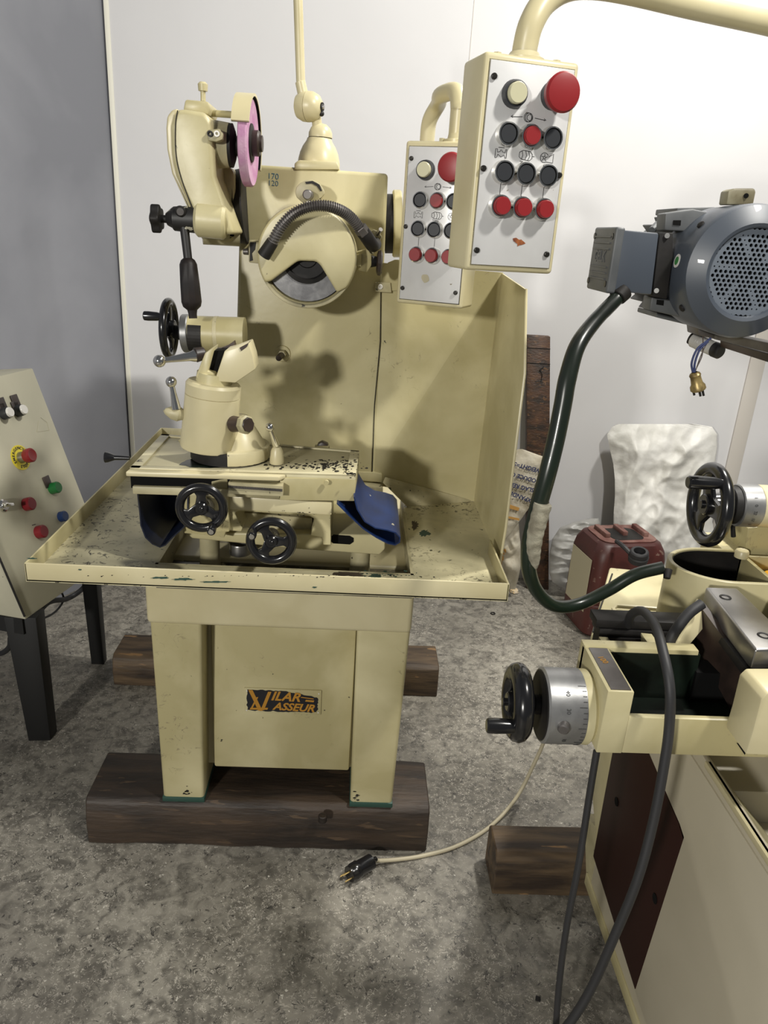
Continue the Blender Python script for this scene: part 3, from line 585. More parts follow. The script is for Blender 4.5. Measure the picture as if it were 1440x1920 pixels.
# ---- workhead
wz = tz+.003; bc = P(428,855,z=wz)
b = B(); bc = V((P(430,868,y=1.42).x, 1.475, wz))
bc.x -= .007; b.lathe([(0,.0),(0,.079),(.020,.079),(.024,.076),(.024,0)], bc, (0,0,1), 48); wh = b.put('workhead_base', 'iron', G)
b = B(); bc2 = V((bc.x+.016, bc.y-.001, wz)); b.prism([(bc.x+.0798*math.cos(math.radians(-85+12*i)), bc.y+.0798*math.sin(math.radians(-85+12*i)), wz+.0005) for i in range(17)], (0,0,.0265), .002); b.lathe([(.024,.0),(.024,.056),(.030,.054),(.050,.042),(.085,.020),(.085,0)], bc2, (0,0,1), 48); b.put('base_cone', 'cream_clean', wh)
bb, bt = P(391,839,y=1.445), P(401,716,y=1.445); a = (bt-bb).normalized(); L = (bt-bb).length; rb_ = PX(bb, 52)
b = B(); b.lathe([(0,0),(.0,rb_*.97),(.003,rb_),(L*.80,rb_*.955),(L*.803,rb_*.93),(L*.81,rb_*.955),(L*.96,rb_*.955),(L*1.0,rb_*.88),(L*1.0,0)], bb, a, 48); b.put('workhead_body', 'cream_clean', wh)
b = B(); b.cyl(bt, bt+a*.018, rb_*.62, rb_*.60, 24); b.put('cradle_neck', 'cream', wh)
B().py([(367,706),(384,662),(400,652),(389,696),(403,700),(403,716),(372,712)], 1.425, .055, .002).put('cradle_jaw', 'cream', wh)
B().py([(421,658),(440,653),(466,643),(474,668),(478,693),(441,718),(402,715)], 1.415, .06, .002).put('cradle_jaw', 'cream_clean', wh)
B().py([(390,704),(400,658),(424,656),(416,704)], 1.445, .03).put('cradle_slot', 'void', wh)
B().py([(400,654),(412,654),(427,648),(438,640),(441,652),(430,672),(398,690)], 1.475, .02).put('cradle_back', 'darkbrown', wh)
B().py([(449,652),(466,643),(463,650),(452,658)], 1.4135, .03).put('cradle_pad', 'darkbrown', wh)
lv = B(); lv.ball(P(299,677,y=1.40), .0115); lv.lathe([(0,.0045),(.02,.0055),(.056,.0085),(.064,.011),(.073,.012),(.075,0)], P(299,677,y=1.40), P(365,667,y=1.43)-P(299,677,y=1.40), 18); lv.put('clamp_lever', 'chrome', wh)
lv = B(); lv.cyl(P(365,666,y=1.43), P(384,662,y=1.44), .014, .012, 16, .002); lv.put('lever_hub', 'darkbrown', wh)
lv = B(); lv.ball(P(321,716,y=1.42), .0105); lv.lathe([(0,.0045),(.02,.0055),(.052,.009),(.052,0)], P(321,716,y=1.42), P(331,768,y=1.42)-P(321,716,y=1.42), 18); lv.put('clamp_lever', 'chrome', wh)
lv = B(); lv.lathe([(0,0),(.004,.006),(.016,.013),(.028,.015),(.036,.011),(.05,.010)], P(306,770,y=1.42), P(345,778,y=1.43)-P(306,770,y=1.42), 20); lv.put('lever_hub', 'cream_grimy', wh)
lv = B(); k0 = P(438,795,y=1.415); k1 = P(457,796,y=1.395); lv.cyl(k0, k1, .016, .013, 18); lv.put('knob_stem', 'darkbrown', wh)
lv = B(); lv.cyl(k1+(k0-k1)*.1, k1+(k1-k0)*.42, .0185, .018, 8, .003); lv.put('clamp_knob', 'cream_grimy', wh); lv = B(); lv.cyl(k1+(k1-k0)*.40, k1+(k1-k0)*.5, .0145, .014, 8, .001); lv.put('knob_face', 'darkbrown', wh)
lp = V((P(519,862,y=1.44).x, 1.44, wz)); lv = B(); lv.lathe([(0,.014),(.004,.0145),(.026,.012),(.034,.008),(.034,0)], lp, (0,0,1), 20); lv.put('lever_hub', 'cream_clean', tb)
lv = B(); tpz = P(506,801,y=1.42); lv.ball(tpz, .0085); lv.lathe([(0,.004),(.018,.005),(.045,.0075),(.045,0)], tpz, lp+V((0,0,.030))-tpz, 16); lv.put('clamp_lever', 'chrome', tb)
B().cyl(P(352,838,y=1.45)-V((0,0,.0)), P(352,838,y=1.45)+V((-.012,0,.018)), .010, .008, 10).put('clamp_bolt', 'cream_grimy', wh)

# ================================================================ PENDANTS
def pendant(parent, o, yaw, W, H, D, spot, full=True, tilt=0):
    """o: lower left front corner; faces -y turned by yaw"""
    Rz = Matrix.Rotation(yaw, 3, 'Z'); o = V(o)
    def L(s, t, d=0): return o+Rz @ V((s*W, -d, H*(1-t)))      # s across, t down from the top, d out of the face
    nrm = Rz @ V((0,-1,0)); ex = Rz @ V((1,0,0)); ez = V((0,0,1))
    b = B(); b.hexa([L(0,1,0), L(1,1,0), L(1,1,-D), L(0,1,-D), L(0,0,0), L(1,0,0), L(1,0,-D), L(0,0,-D)], .006, 3)
    bx = b.put('pendant_box', 'cream_clean', parent)
    B().hexa([L(.05,.975,.0), L(.955,.975,0), L(.955,.975,-.001), L(.05,.975,-.001), L(.05,.03,.0), L(.955,.03,0), L(.955,.03,-.001), L(.05,.03,-.001)]).put('gasket', 'iron', bx)
    B().hexa([L(.06,.97,.0025), L(.945,.97,.0025), L(.945,.97,-.001), L(.06,.97,-.001), L(.06,.035,.0025), L(.945,.035,.0025), L(.945,.035,-.001), L(.06,.035,-.001)], .0007).put('face_plate', 'plate', bx)
    f = .0025
    def S(s, t): return .06+s*.885, .035+t*.935
    for s, t in ((.05,.075),(.96,.075),(.03,.51),(.97,.51),(.045,.925),(.94,.925)):
        a_, c_ = S(s, t); B().lathe([(0,.0045),(.003,.0042),(.004,.003),(.004,0)], L(a_,c_,f), nrm, 14).put('screw', 'screwm', bx)
    r = .0152
    def button(s, t, m, h, rim='chrome', k=1.0):
        a_, c_ = S(s, t); p = L(a_, c_, f)
        B().lathe([(0,r*1.10*k),(.003,r*1.10*k),(.011,r*1.02*k),(.0115,r*.90*k),(.009,r*.86*k),(.0,r*.86*k)], p, nrm, 28).put('button_ring', rim, bx)
        B().lathe([(.002,0),(.002,r*.84*k),(h-.002,r*.84*k),(h,r*.76*k),(h,0)][::-1], p, nrm, 28).put('button', m, bx)
    button(.30,.145,'pilot',.018,'btn',1.12)
    for s in (.26,.80): button(s,.335,'btn',.0105)
    button(.535,.335,'red',.017,'chrome')
    for s in (.26,.525,.80): button(s,.52,'btn',.0105)
    for s in (.26,.525,.80): button(s,.69,'red',.020)
    a_, c_ = S(.77,.13); p = L(a_, c_, f)
    e = B().lathe([(0,.0195),(.010,.0195),(.012,.015),(.020,.015),(.020,0)], p, nrm, 24).put('stop_collar', 'btn', bx)
    B().lathe([(.018,.014),(.021,.0245),(.032,.0265),(.036,.024),(.038,.015),(.038,0)], p, nrm, 36).put('stop_button', 'red', bx)
    # printed symbols
    b = B(); lw = .00048
    def D2(pts, sx, sy, s0, t0):
        a_, c_ = S(s0, t0); b.tube([L(a_+x*sx/W, c_-y*sy/H, f+.0002) for x, y in pts], lw, 5, smooth=False)
    def circ(s0, t0, R, n=20, a0=0, a1=360): D2([(math.cos(math.radians(a0+(a1-a0)*i/n)), math.sin(math.radians(a0+(a1-a0)*i/n))) for i in range(n+1)], R, R, s0, t0)
    circ(.50,.245,.0060); circ(.52,.245,.0040); circ(.515,.245,.0058)
    for sg_ in (-1, 1):
        D2([(sg_*1.3,.0),(sg_*3.6,-.15)], .0075, .009, .51, .245); D2([(sg_*3.3,.12),(sg_*3.75,-.2),(sg_*3.3,-.35)], .0075, .006, .51, .245)
    D2([(-1,-.9),(-1,.9),(-.7,.9),(-.6,.2),(-.1,.4),(-.1,.7),(.2,.7),(.2,.4),(.8,.2),(.9,.9),(1.1,.9),(1.1,-.9),(.9,-.9),(.7,-.3),(.1,-.7),(-.5,-.2),(-.7,-.9),(-1,-.9)], .0085, .0065, .22, .43); D2([(-.5,1.2),(.6,1.2)], .0085, .0065, .22, .43)
    D2([(-1,.6),(-.4,1),(.8,.9),(1.2,.4),(1.2,-.4),(.8,-.9),(-.6,-.7),(-1,-.3),(-1,.6)], .0095, .0070, .52, .43); D2([(.5,.95),(.8,0),(.5,-.85)], .0095, .0070, .52, .43); D2([(0,.95),(.25,0),(0,-.8)], .0095, .007, .52, .43); D2([(-.6,.9),(-.4,0),(-.6,-.7)], .0095, .007, .52, .43); D2([(1.2,0),(1.6,0)], .0095, .007, .52, .43); D2([(-.8,-1.1),(.6,-1.3)], .0095, .007, .52, .43)
    circ(.76,.43,.0066, 14, 30, 300); circ(.76,.43,.0018,8)
    for k in range(5): D2([(.25*math.cos(k*1.257),.25*math.sin(k*1.257)),(.8*math.cos(k*1.257+.3),.8*math.sin(k*1.257+.3))], .0066, .0066, .76, .43)
    D2([(.5,-.85),(2.2,-.95),(2.2,.9),(1.0,.2)], .0066, .0066, .76, .43)
    for s in (.26,.525,.80): D2([(0,.9),(0,-.9)], .008, .008, s, .605)
    b.put('printed_symbols', 'ink', bx)
    rn = random.Random(11); a_, c_ = S(*spot[:2])
    pts = [L(a_+spot[2]*rn.uniform(*spot[4])*math.cos(i*.449)/W, c_+spot[3]*rn.uniform(*spot[4])*math.sin(i*.449)/H, f+.0001) for i in range(14)]
    B().prism(pts, nrm*.0006).put('spot', spot[5], bx)
    return bx, L
# small pendant on the tool grinder
pa, pb = P(742,566,y=1.63), P(866,581,y=1.57)
yaw1 = math.atan2(pb.y-pa.y, pb.x-pa.x); W1 = (V((pb.x,pb.y,0))-V((pa.x,pa.y,0))).length
H1 = P(771,262,y=1.63).z-pa.z
bx1, L1 = pendant(G, (pa.x, pa.y, (pa.z+pb.z)/2), yaw1, W1, H1, .075, (.42,.845,.0095,.010,(.75,1.0),'beige'))
t0 = L1(.62,0,-.04)
B().lathe([(0,.026),(.006,.026),(.008,.018),(.02,.016)], t0, (0,0,1), 24).put('pipe_flange', 'cream_clean', bx1)
B().cyl(L1(.44,0,-.03)+V((0,0,0)), L1(.44,0,-.03)+V((0,0,.008)), .006, None, 6).put('bolt', 'cream_grimy', bx1)
zc = P(853,150,y=1.6).z
B().tube([t0, t0+V((0,0,.06)), V((t0.x,t0.y,zc-.045)), V((t0.x-.006,t0.y+.02,zc-.012)), V((t0.x-.03,t0.y+.08,zc-.01)), P(822,195,y=1.80), P(806,225,y=1.83), P(801,262,y=1.84), P(798,330,y=1.85), P(780,390,y=1.88), P(752,412,y=1.90), P(740,414,y=1.92)], .0165, 18, 6).put('conduit_pipe', 'cream_clean', G)
B().cyl(P(736,420,y=1.90), P(752,420,y=1.90), .075, .075, 36, .003).put('pipe_bracket', 'cream', G)
B().cyl(P(722,420,y=1.90), P(738,420,y=1.90), .066, None, 32).put('bracket_seal', 'iron', G)

# ================================================================ RIGHT HAND MACHINE
R_ = thing('surface_grinder', 'cream machine cut off by the right edge, with grey motor and maroon door', 'grinding machine', (.95, 1.0, .10))
bxz = .725
b = B(); b.box((.600, .10, .105), (1.5, 1.31, .50), .004); b.box((.600, .10, .50), (.612, 1.05, bxz), .003)
b.box((.600, .985, .50), (1.5, 1.31, bxz-.06), .003); b.box((.600,.98,.49), (.612,1.31,.70), .002); base = b.put('base', 'panel', R_)
B().hexa([(.600,1.305,.20),(.604,1.42,.30),(1.3,1.42,.30),(1.3,1.305,.20),(.600,1.305,.66),(.600,1.47,.66),(1.3,1.47,.66),(1.3,1.305,.66)], .004).put('rear_bulge', 'cream', base)
B().prism([(.601,1.31,.10),(.601,1.34,.10),(.601,1.42,.215),(.601,1.31,.26)], (.6,0,0)).put('rear_foot', 'cream_grimy', base)
# maroon door: recessed plate with cream frame rail below
dr = [P(1150,1400,x=.5985), P(1112,1605,x=.5985), P(1190,1855,x=.5985), P(1280,1575,x=.5985), P(1272,1545,x=.5985), P(1212,1400,x=.5985)]
B().prism(dr, (.004,0,0), .001).put('maroon_door', 'maroon', base)
for u, v in ((1156,1503), (1228,1685)):
    q = P(u, v, x=.598); B().lathe([(0,.0095),(-.001,.0095),(-.001,0)], q, (1,0,0), 16).put('door_lock', 'void', base)
B().box((.596, .20, .088), (.603, 1.335, .118), .0015).put('bottom_rail', 'cream', base)
B().prism([P(1190,1858,x=.597), P(1282,1570,x=.597), P(1274,1545,x=.597), P(1208,1392,x=.597), (.597,1.17,.70), (.597,.12,.714), (.597,.12,.12)], (.006,0,0), .001).put('side_panel', 'panel', base)
# gutter of the base
b = B(); b.box((.598,.12,bxz-.012), (.610,.985,bxz), .003); b.put('gutter_rim', 'cream_clean', base)
b = B(); b.prism([(.61,1.0,bxz-.005),(.72,1.0,.60),(.72,.1,.60),(.61,.1,bxz-.005)], (0,0,-.006)); b.put('gutter', 'cream_grimy', base)
b = B(); b.prism([(.72,1.0,.60),(1.3,1.0,.63),(1.3,.1,.63),(.72,.1,.60)], (0,0,-.006)); b.put('gutter_floor', 'panel', base)
# cross slide trough
ys = .925
fz = P(1140,1296,y=ys).z; bz = P(1132,1412,y=ys).z; x_l = P(1140,1296,y=ys).x
X_R = 1.15; yb_ = 1.06; wz2 = P(1180,1345,y=ys).z
b = B()
b.box((x_l, ys, bz), (x_l+.040, yb_, fz), .002)
b.box((x_l+.0395, ys+.0006, bz+.0005), (X_R, ys+.012, wz2), .002)
b.box((x_l, yb_-.012, bz), (x_l+.19, yb_+.012, fz+.002), .002)
b.box((x_l+.002, ys+.005, bz+.001), (X_R, yb_-.002, bz+.012))
sl = b.put('cross_slide', 'cream', R_)
B().box((x_l+.006, ys+.004, fz), (x_l+.036, yb_-.014, fz+.0012)).put('scale_strip', 'steel_dark', sl)
b = B(); b.text('100', .014, (x_l+.018, ys+.085, fz+.0016), (0.25,-1,0), (1,.25,0), .0004); b.put('scale_numbers', 'ochre', sl)
B().box((x_l+.0405, ys+.0125, bz+.0125), (X_R, yb_-.0125, bz+.02)).put('oily_trough', 'oil', sl)
b = B(); b.box((x_l+.0402,ys+.0125,bz+.02),(x_l+.0415,yb_-.0125,fz-.004)); b.box((x_l+.041,yb_-.0135,bz+.02),(x_l+.193,yb_-.0122,fz-.006)); b.box((x_l+.1902,yb_-.013,bz+.02),(x_l+.192,yb_+.013,fz-.004)); b.put('trough_wall', 'oil', sl)
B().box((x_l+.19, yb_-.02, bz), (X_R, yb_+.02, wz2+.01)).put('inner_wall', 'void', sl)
B().cyl(P(1120,1350,y=.99)+V((.002,0,0)), P(1120,1350,y=.99)+V((-.002,0,0)), .004, None, 10).put('plug_screw', 'steel_dark', sl)
B().cyl(P(1384,1369,y=ys)-V((0,.001,0)), P(1384,1369,y=ys)-V((0,.002,0)), .002, None, 8).put('pin', 'iron', sl)
q = [P(1381,1393,y=ys), P(1402,1396,y=ys), P(1396,1415,y=ys)]
B().prism(q, (0,-.001,0)).put('notch', 'void', sl)
B().py([(1427,1312),(1440,1300),(1520,1300),(1520,1420),(1398,1415),(1412,1370)], .86, .064, .003).put('slide_cheek', 'cream_clean', sl)
# dial, boss, lower hand wheel
hc = P(1040,1322,y=.992); r7 = PX(hc, 70)
b = B(); b.lathe([(0,0),(0,r7*.95),(.003,r7),(PX(hc,70)*1.0,r7),(PX(hc,70)*1.0,0)], (P(1012,1322,y=.992).x, .992, hc.z), (1,0,0), 48)
dl = b.put('dial', 'dial', R_)
B().lathe([(0,0),(0,r7*.93),(-.0015,r7*.9),(-.0015,0)], (P(1012,1322,y=.992).x, .992, hc.z), (1,0,0), 40).put('dial_face', 'iron', dl)
b = B(); dx0 = P(1012,1322,y=.992).x
for k in range(-8, 9):
    a = math.radians(180+k*8+0); ln = .012 if k % 4 == 0 else .006
    q = V((dx0+r7*.98-ln/2, .992+(r7+.0002)*math.cos(a), hc.z+(r7+.0002)*math.sin(a))); b.box(q-V((ln/2,.0003,.0004)), q+V((ln/2,.0003,.0004)))
for k, s in enumerate(('05','10','20','30','40')):
    a = math.radians(180+52-k*26); n_ = V((0, math.cos(a), math.sin(a))); q = V((dx0+r7*.5, .992, hc.z))+n_*(r7+.0003)
    b.text(s, .009, q, V((0,-math.sin(a),math.cos(a)))*(1), (-1,0,0), .0003)
b.put('dial_marks', 'ink', dl)
B().lathe([(0,.009),(.010,.009),(.012,.007),(.012,0)], P(1058,1360,y=.935), (-.4,-1,-.1), 14).put('dial_clamp', 'steel_dark', dl)
nk = V((dx0+r7, .992, hc.z))
B().lathe([(0,r7*.98),(.012,r7*1.0),(.022,r7*.85),(.045,r7*.86),(.045,0)], nk, (1,0,0), 40).put('boss', 'cream', sl)
hwc = V((P(970,1318,y=.992).x, .992, hc.z+.003))
B().cyl(hwc, (dx0,.992,hc.z), .013, .016, 20).put('wheel_stem', 'iron', R_)
handwheel(R_, hwc, (-1,0,0), PX(hwc, 74), .016, 0.3, math.radians(163), .055, .0115)
# steel bar clamp and its side
zB = .955
b = B(); ba = [P(1323,1100,z=zB), P(1417,1218,z=zB), P(1500,1215,z=zB), P(1382,1102,z=zB)]
b.prism(ba, (0,0,-.035), .004, 3); bar = b.put('steel_block', 'steel', R_)
for u, v in ((1360,1120), (1432,1192)):
    q = P(u, v, z=zB); B().lathe([(.0005,.010),(.0015,.009),(.0008,.0065),(-.001,.006),(-.001,0)], q, (0,0,1), 20).put('socket_screw', 'iron', bar)
d_ = (ba[1]-ba[0]); 
b = B(); b.prism([ba[0]+V((-.006,0,-.036)), ba[1]+V((-.006,-.03,-.036)), ba[1]+V((.06,-.03,-.036)), ba[3]+V((0,0,-.036))], (0,0,-.016), .002); b.put('wear_strip', 'iron', bar)
b = B(); b.prism([P(1308,1130,y=1.13), P(1425,1290,y=.94), P(1406,1400,y=.94), P(1300,1200,y=1.13)], (.012,0,0)); b.put('side_plate', 'darkbrown', bar)
# U shaped casting
uc = V((.700, 1.262, 0)); b = B(); t = bmesh.new(); ring = []
n_ = 28
def upt(i, r): 
    a = math.radians(90+180*i/n_); return V((uc.x+r*1.2*math.cos(a), uc.y+r*math.sin(a), 0))
outer = [V((uc.x+.10, uc.y+.080, 0))]+[upt(i, .080) for i in range(n_+1)]+[V((uc.x+.10, uc.y-.080, 0))]
inner = [V((uc.x+.10, uc.y-.072, 0))]+[upt(n_-i, .072) for i in range(n_+1)]+[V((uc.x+.10, uc.y+.072, 0))]
b.prism([p+V((0,0,.79)) for p in outer+inner], (0,0,.165), .0015, 1); cup = b.put('wheel_shroud', 'cream', R_)
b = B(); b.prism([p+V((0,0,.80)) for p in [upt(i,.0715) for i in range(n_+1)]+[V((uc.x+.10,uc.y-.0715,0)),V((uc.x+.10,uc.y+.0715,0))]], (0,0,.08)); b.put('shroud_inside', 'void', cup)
b = B(); b.strip([p+V((0,0,.951)) for p in [V((uc.x+.10,uc.y+.0712,0))]+[upt(i,.0712) for i in range(n_+1)]+[V((uc.x+.10,uc.y-.0712,0))]], (0,0,-.07), .0008); b.put('shroud_inner_black', 'iron', cup)  # black sheet darkens the inner wall of the casting
B().cyl(P(1254,1070,y=1.19)+V((0,.004,0)), P(1254,1072,y=1.19)+V((-.004,-.006,-.01)), .008, .006, 12).put('dent', 'iron', cup)
# open box with yellow cloth at the right edge
bx0, by0, by1 = .765, .93, 1.315
b = B(); b.box((bx0,by0,.87), (bx0+.008,by1,.955), .001); b.box((bx0,by1-.008,.87), (1.2,by1,.955), .001); b.box((bx0,by0,.872), (1.2,by1,.880)); b.put('coolant_box', 'cream', R_)
b = B()
t = bmesh.new(); N_ = 12; g = []
cc = P(1450,1080,z=.93)
for i in range(N_+1):
    g.append([t.verts.new((cc.x+(i/N_)*.10-.034, cc.y-.05+j/N_*.10, 1*.884+.056*(math.sin(math.pi*i/N_)*math.sin(math.pi*j/N_))**.6+.008*noise.noise(V((i*.6,j*.6,2))))) for j in range(N_+1)])
for i in range(N_):
    for j in range(N_): t.faces.new((g[i][j], g[i+1][j], g[i+1][j+1], g[i][j+1]))
b._merge(t); b.put('cloth', 'cloth', label='bright yellow cloth in the cream box at the right edge', category='cloth')
B().hexa([(.60,1.09,.66),(1.2,1.09,.66),(1.2,1.34,.66),(.60,1.34,.66),(.60,1.09,.80),(1.2,1.09,.80),(1.2,1.34,.80),(.60,1.34,.80)], .003).put('support_block', 'cream_grimy', R_)
# dark grooved bar behind the slide, cream tank behind it
b = B(); b.box((.433,1.125,.885), (.66,1.165,.900), .001); b.box((.440,1.122,.870), (.66,1.165,.883), .001); b.box((.446,1.118,.80), (.66,1.165,.869)); gb = b.put('guide_bar', 'iron', R_)
B().box((.436,1.10,.855), (.452,1.112,.875), .001).put('stop', 'cream_grimy', gb)
tzc = .80; tp_ = [P(1143,1063,z=tzc), P(1262,1075,z=tzc), P(1262,1185,z=tzc), P(1108,1190,z=tzc)]
b = B(); b.prism(tp_, (0,0,-.25), .005); tk = b.put('tank', 'cream', R_)
b = B(); b.tube([P(1148,1076,z=tzc+.001), P(1122,1150,z=tzc+.001), P(1112,1185,z=tzc+.001)], .0018, 6, smooth=False); b.put('tank_seal', 'iron', tk)
b = B(); b.tube([P(1163,1172,z=tzc+.012), P(1150,1142,z=tzc+.012), P(1156,1136,z=tzc+.012), P(1235,1142,z=tzc+.012)], .0045, 8, smooth=False); b.put('tank_flange', 'cream_clean', tk)
b = B(); b.prism([P(1152,1145,z=tzc), P(1228,1148,z=tzc), P(1232,1172,z=tzc), P(1168,1170,z=tzc)], (0,0,.0015)); b.put('tank_opening', 'well', tk)
b = B(); b.prism([P(1262,1220,y=1.08), P(1316,1130,y=1.12), P(1318,1180,y=1.10), P(1272,1235,y=1.08), P(1245,1232,y=1.07)], (0,.02,0), .002); b.put('angled_web', 'cream_clean', R_)
B().prism([P(1213,1203,y=1.085), P(1234,1205,y=1.085), P(1234,1222,y=1.085), P(1213,1220,y=1.085)], (0,.03,0), .001).put('lug', 'cream', R_)
# upper handwheel and barrel
yu = 1.26; hc2 = P(1330,946,y=yu)
b = B(); b.cyl(P(1414,948,y=yu), P(1414,948,y=yu)+V((.25,0,0)), PX(hc2,40), None, 36, .002); ub = b.put('feed_barrel', 'cream_clean', R_)
b = B(); b.cyl(P(1378,947,y=yu), P(1416,948,y=yu), PX(hc2,40), PX(hc2,41), 36, .002); d2 = b.put('dial', 'dial', R_)
b = B(); b.cyl(P(1364,946,y=yu), P(1379,947,y=yu), PX(hc2,34), PX(hc2,36), 32, .002); b.put('dial_hub', 'iron', R_)
b = B()
for k, s in enumerate(('5','15','25','0','1')):
    a = math.radians(180+40-k*20); n_ = V((0, math.cos(a), math.sin(a))); q = V((P(1397,948,y=yu).x, yu, P(1397,948,y=yu).z))+n_*(PX(hc2,41)+.0003)
    b.text(s, .008, q, V((0,-math.sin(a),math.cos(a))), (-1,0,0), .0003)
b.put('dial_marks', 'ink', d2)
handwheel(R_, hc2, (-1,0,.0), PX(hc2, 80), .0115, 1.0, math.radians(233), .068, .0115)
B().cyl(P(1374,985,y=yu), P(1375,1006,y=yu), .004, .0045, 10).put('lock_screw', 'iron', d2)
B().py([(1402,990),(1445,985),(1560,985),(1560,1070),(1396,1040)], 1.325, .10, .004).put('barrel_support', 'cream', R_)
cp = P(1392,1034,z=.965); B().lathe([(-.012,.013),(.0,.013),(.003,.011),(.001,.005),(.001,0)], cp, (0,0,1), 24).put('oil_cup', 'cream_clean', R_)
B().box((.74,1.335,.87), (1.2,1.43,.955), .004).put('rear_block', 'cream', R_)
# upright that carries the motor (out of frame to the right) and rail under it
B().box((1.0,1.36,.66), (1.3,1.66,1.36), .01).put('column', 'cream', R_)
rA, rB = 1.33, 1.10
def bar4(v0, w0, v1, w1, uL, uR, d):
    a, c, e, g = P(uL,v0,y=rA), P(uR,v1,y=rB), P(uR,w1,y=rB), P(uL,w0,y=rA); return [a, c, e, g], d
b = B(); q, dpt = bar4(622,636,655,676,1338,1500,.02); b.prism(q, (.02,.05,0), .001); rail = b.put('motor_rail', 'steel_dark', R_)
b = B(); q, dpt = bar4(640,652,682,700,1352,1500,.02); b.prism([p+V((.004,.012,0)) for p in q], (.02,.03,0), .001); b.put('threaded_rail', 'darkbrown', rail)
B().py([(1308,610),(1342,616),(1340,636),(1310,629)], 1.31, .05, .002).put('rail_block', 'steel_dark', rail)
b = B(); b.cyl(P(1299,637,y=1.40), P(1338,654,y=1.36), PX(P(1330,645,y=1.38),13.5), None, 32, .002)
for k in (.3,.38,.42): q = P(1299,637,y=1.40).lerp(P(1338,654,y=1.36), k); b.ring(q, P(1338,654,y=1.36)-P(1299,637,y=1.40), PX(q,13.4), .0007, 28, 6)
rl = b.put('roller', 'roller', R_)
b = B(); b.cyl(P(1337,654,y=1.361), P(1352,660,y=1.345), PX(P(1330,645,y=1.38),14), None, 32, .003); b.put('roller_end', 'rubber', rl)
b = B(); b.cyl(P(1293,634,y=1.405), P(1300,637,y=1.40), .010, .012, 16); b.put('roller_stub', 'iron', rl)
# motor
fy = 1.20; fc = P(1407,512,y=fy); Rm = PX(fc,122); Rg = PX(fc,78)
b = B(); b.lathe([(.13,Rm*.98),(.016,Rm),(.006,Rm*.97),(-.004,Rm*.80),(-.008,Rg*1.12),(-.006,Rg*1.04),(-.002,Rg*1.01)], fc, (0,1,0), 64); mo0 = None
body = B(); body.lathe([(.07,0),(.07,Rm*.80),(.34,Rm*.80),(.34,0)], fc, (0,1,0), 48)
for k in range(24):
    a = 2*math.pi*k/24; d = V((math.cos(a),0,math.sin(a))); n_ = V((-math.sin(a),0,math.cos(a)))
    body.prism([fc+d*Rm*.78+n_*.0012+V((0,.13,0)), fc+d*Rm*.95+n_*.0012+V((0,.13,0)), fc+d*Rm*.95-n_*.0012+V((0,.13,0)), fc+d*Rm*.78-n_*.0012+V((0,.13,0))], (0,.19,0))
mo = body.put('motor', 'motor2', R_)
b.put('fan_cover', 'motor', mo)
# perforated grille
t = bmesh.new(); p_ = Rg/8.35; hr = p_*.345; cnt = 0
rows = range(-10, 11)
for j in rows:
    for i in range(-11, 12):
        cx_, cz_ = (i+(.5 if j % 2 else 0))*p_, j*p_*.866; rr_ = math.hypot(cx_, cz_)
        if rr_ > Rg*.985+p_*.4: continue
        big = rr_ < Rg*.93 and rr_ > p_*.9
        ang = (math.degrees(math.atan2(cz_, cx_))+10) % 60
        h = hr if big else hr*.02
        if rr_ < p_*.4: h = hr*1.25
        elif big and (ang < 5 or ang > 55): h = hr*.5
        c0 = fc+V((cx_, .001, cz_)); R6 = p_/math.sqrt(3); hexp = []; cir = []; inn = []
        for k in range(12):
            a = math.radians(30*k+30); 
            rad = R6 if k % 2 == 0 else R6*math.cos(math.radians(30)); hexp.append(t.verts.new(c0+V((math.cos(a)*rad, 0, math.sin(a)*rad))))
            cir.append(t.verts.new(c0+V((math.cos(a)*h, 0, math.sin(a)*h)))); inn.append(t.verts.new(c0+V((math.cos(a)*h, .0025, math.sin(a)*h))))
        for k in range(12):
            k2 = (k+1) % 12; t.faces.new((hexp[k], hexp[k2], cir[k2], cir[k])); t.faces.new((cir[k], cir[k2], inn[k2], inn[k]))
bb_ = B(); bb_._merge(t); bb_.put('fan_grille', 'motorg', mo)
B().cyl(fc+V((0,.014,0)), fc+V((0,.016,0)), Rg*1.0, None, 40).put('fan_backing', 'void', mo)
for u, v in ((1307,413), (1272,582)):
    q = P(u, v, y=1.235); d = (q-V((fc.x,q.y,fc.z))).normalized(); q = V((fc.x,1.235,fc.z))+d*Rm*.995
    B().lathe([(0,.006),(.003,.006),(.005,.003),(.005,0)], q, d, 14).put('cover_screw', 'iron', mo)
st_ = P(1265,488,y=1.24); d = (V((st_.x,0,st_.z))-V((fc.x,0,fc.z))).normalized(); q = V((fc.x,1.245,fc.z))+d*(Rm*.993)
B().lathe([(0,.0105),(.001,.0105),(.001,0)], q, d, 24).put('sticker_ring', 'white', mo); B().lathe([(.0011,.0065),(.0016,.0065),(.0016,0)], q, d, 20).put('sticker', 'sticker', mo)
# motor feet pads
for pts, hole in (([(1248,400),(1300,392),(1330,398),(1330,436),(1246,432)], [(1263,413),(1277,413),(1276,423),(1262,422)]), ([(1222,556),(1300,566),(1300,600),(1218,582)], [(1232,562),(1245,563),(1244,573),(1231,571)])):
    ft = B().py(pts, 1.285, .04, .003).put('mounting_pad', 'motor2', mo); B().py(hole, 1.2835, .004).put('pad_hole', 'void', ft)
B().py([(1270,390),(1342,388),(1345,400),(1268,402)], 1.36, .10, .002).put('mounting_pad', 'motor2', mo)
B().py([(1232,586),(1296,602),(1292,610),(1230,595)], 1.36, .10, .002).put('mounting_pad', 'motor2', mo)
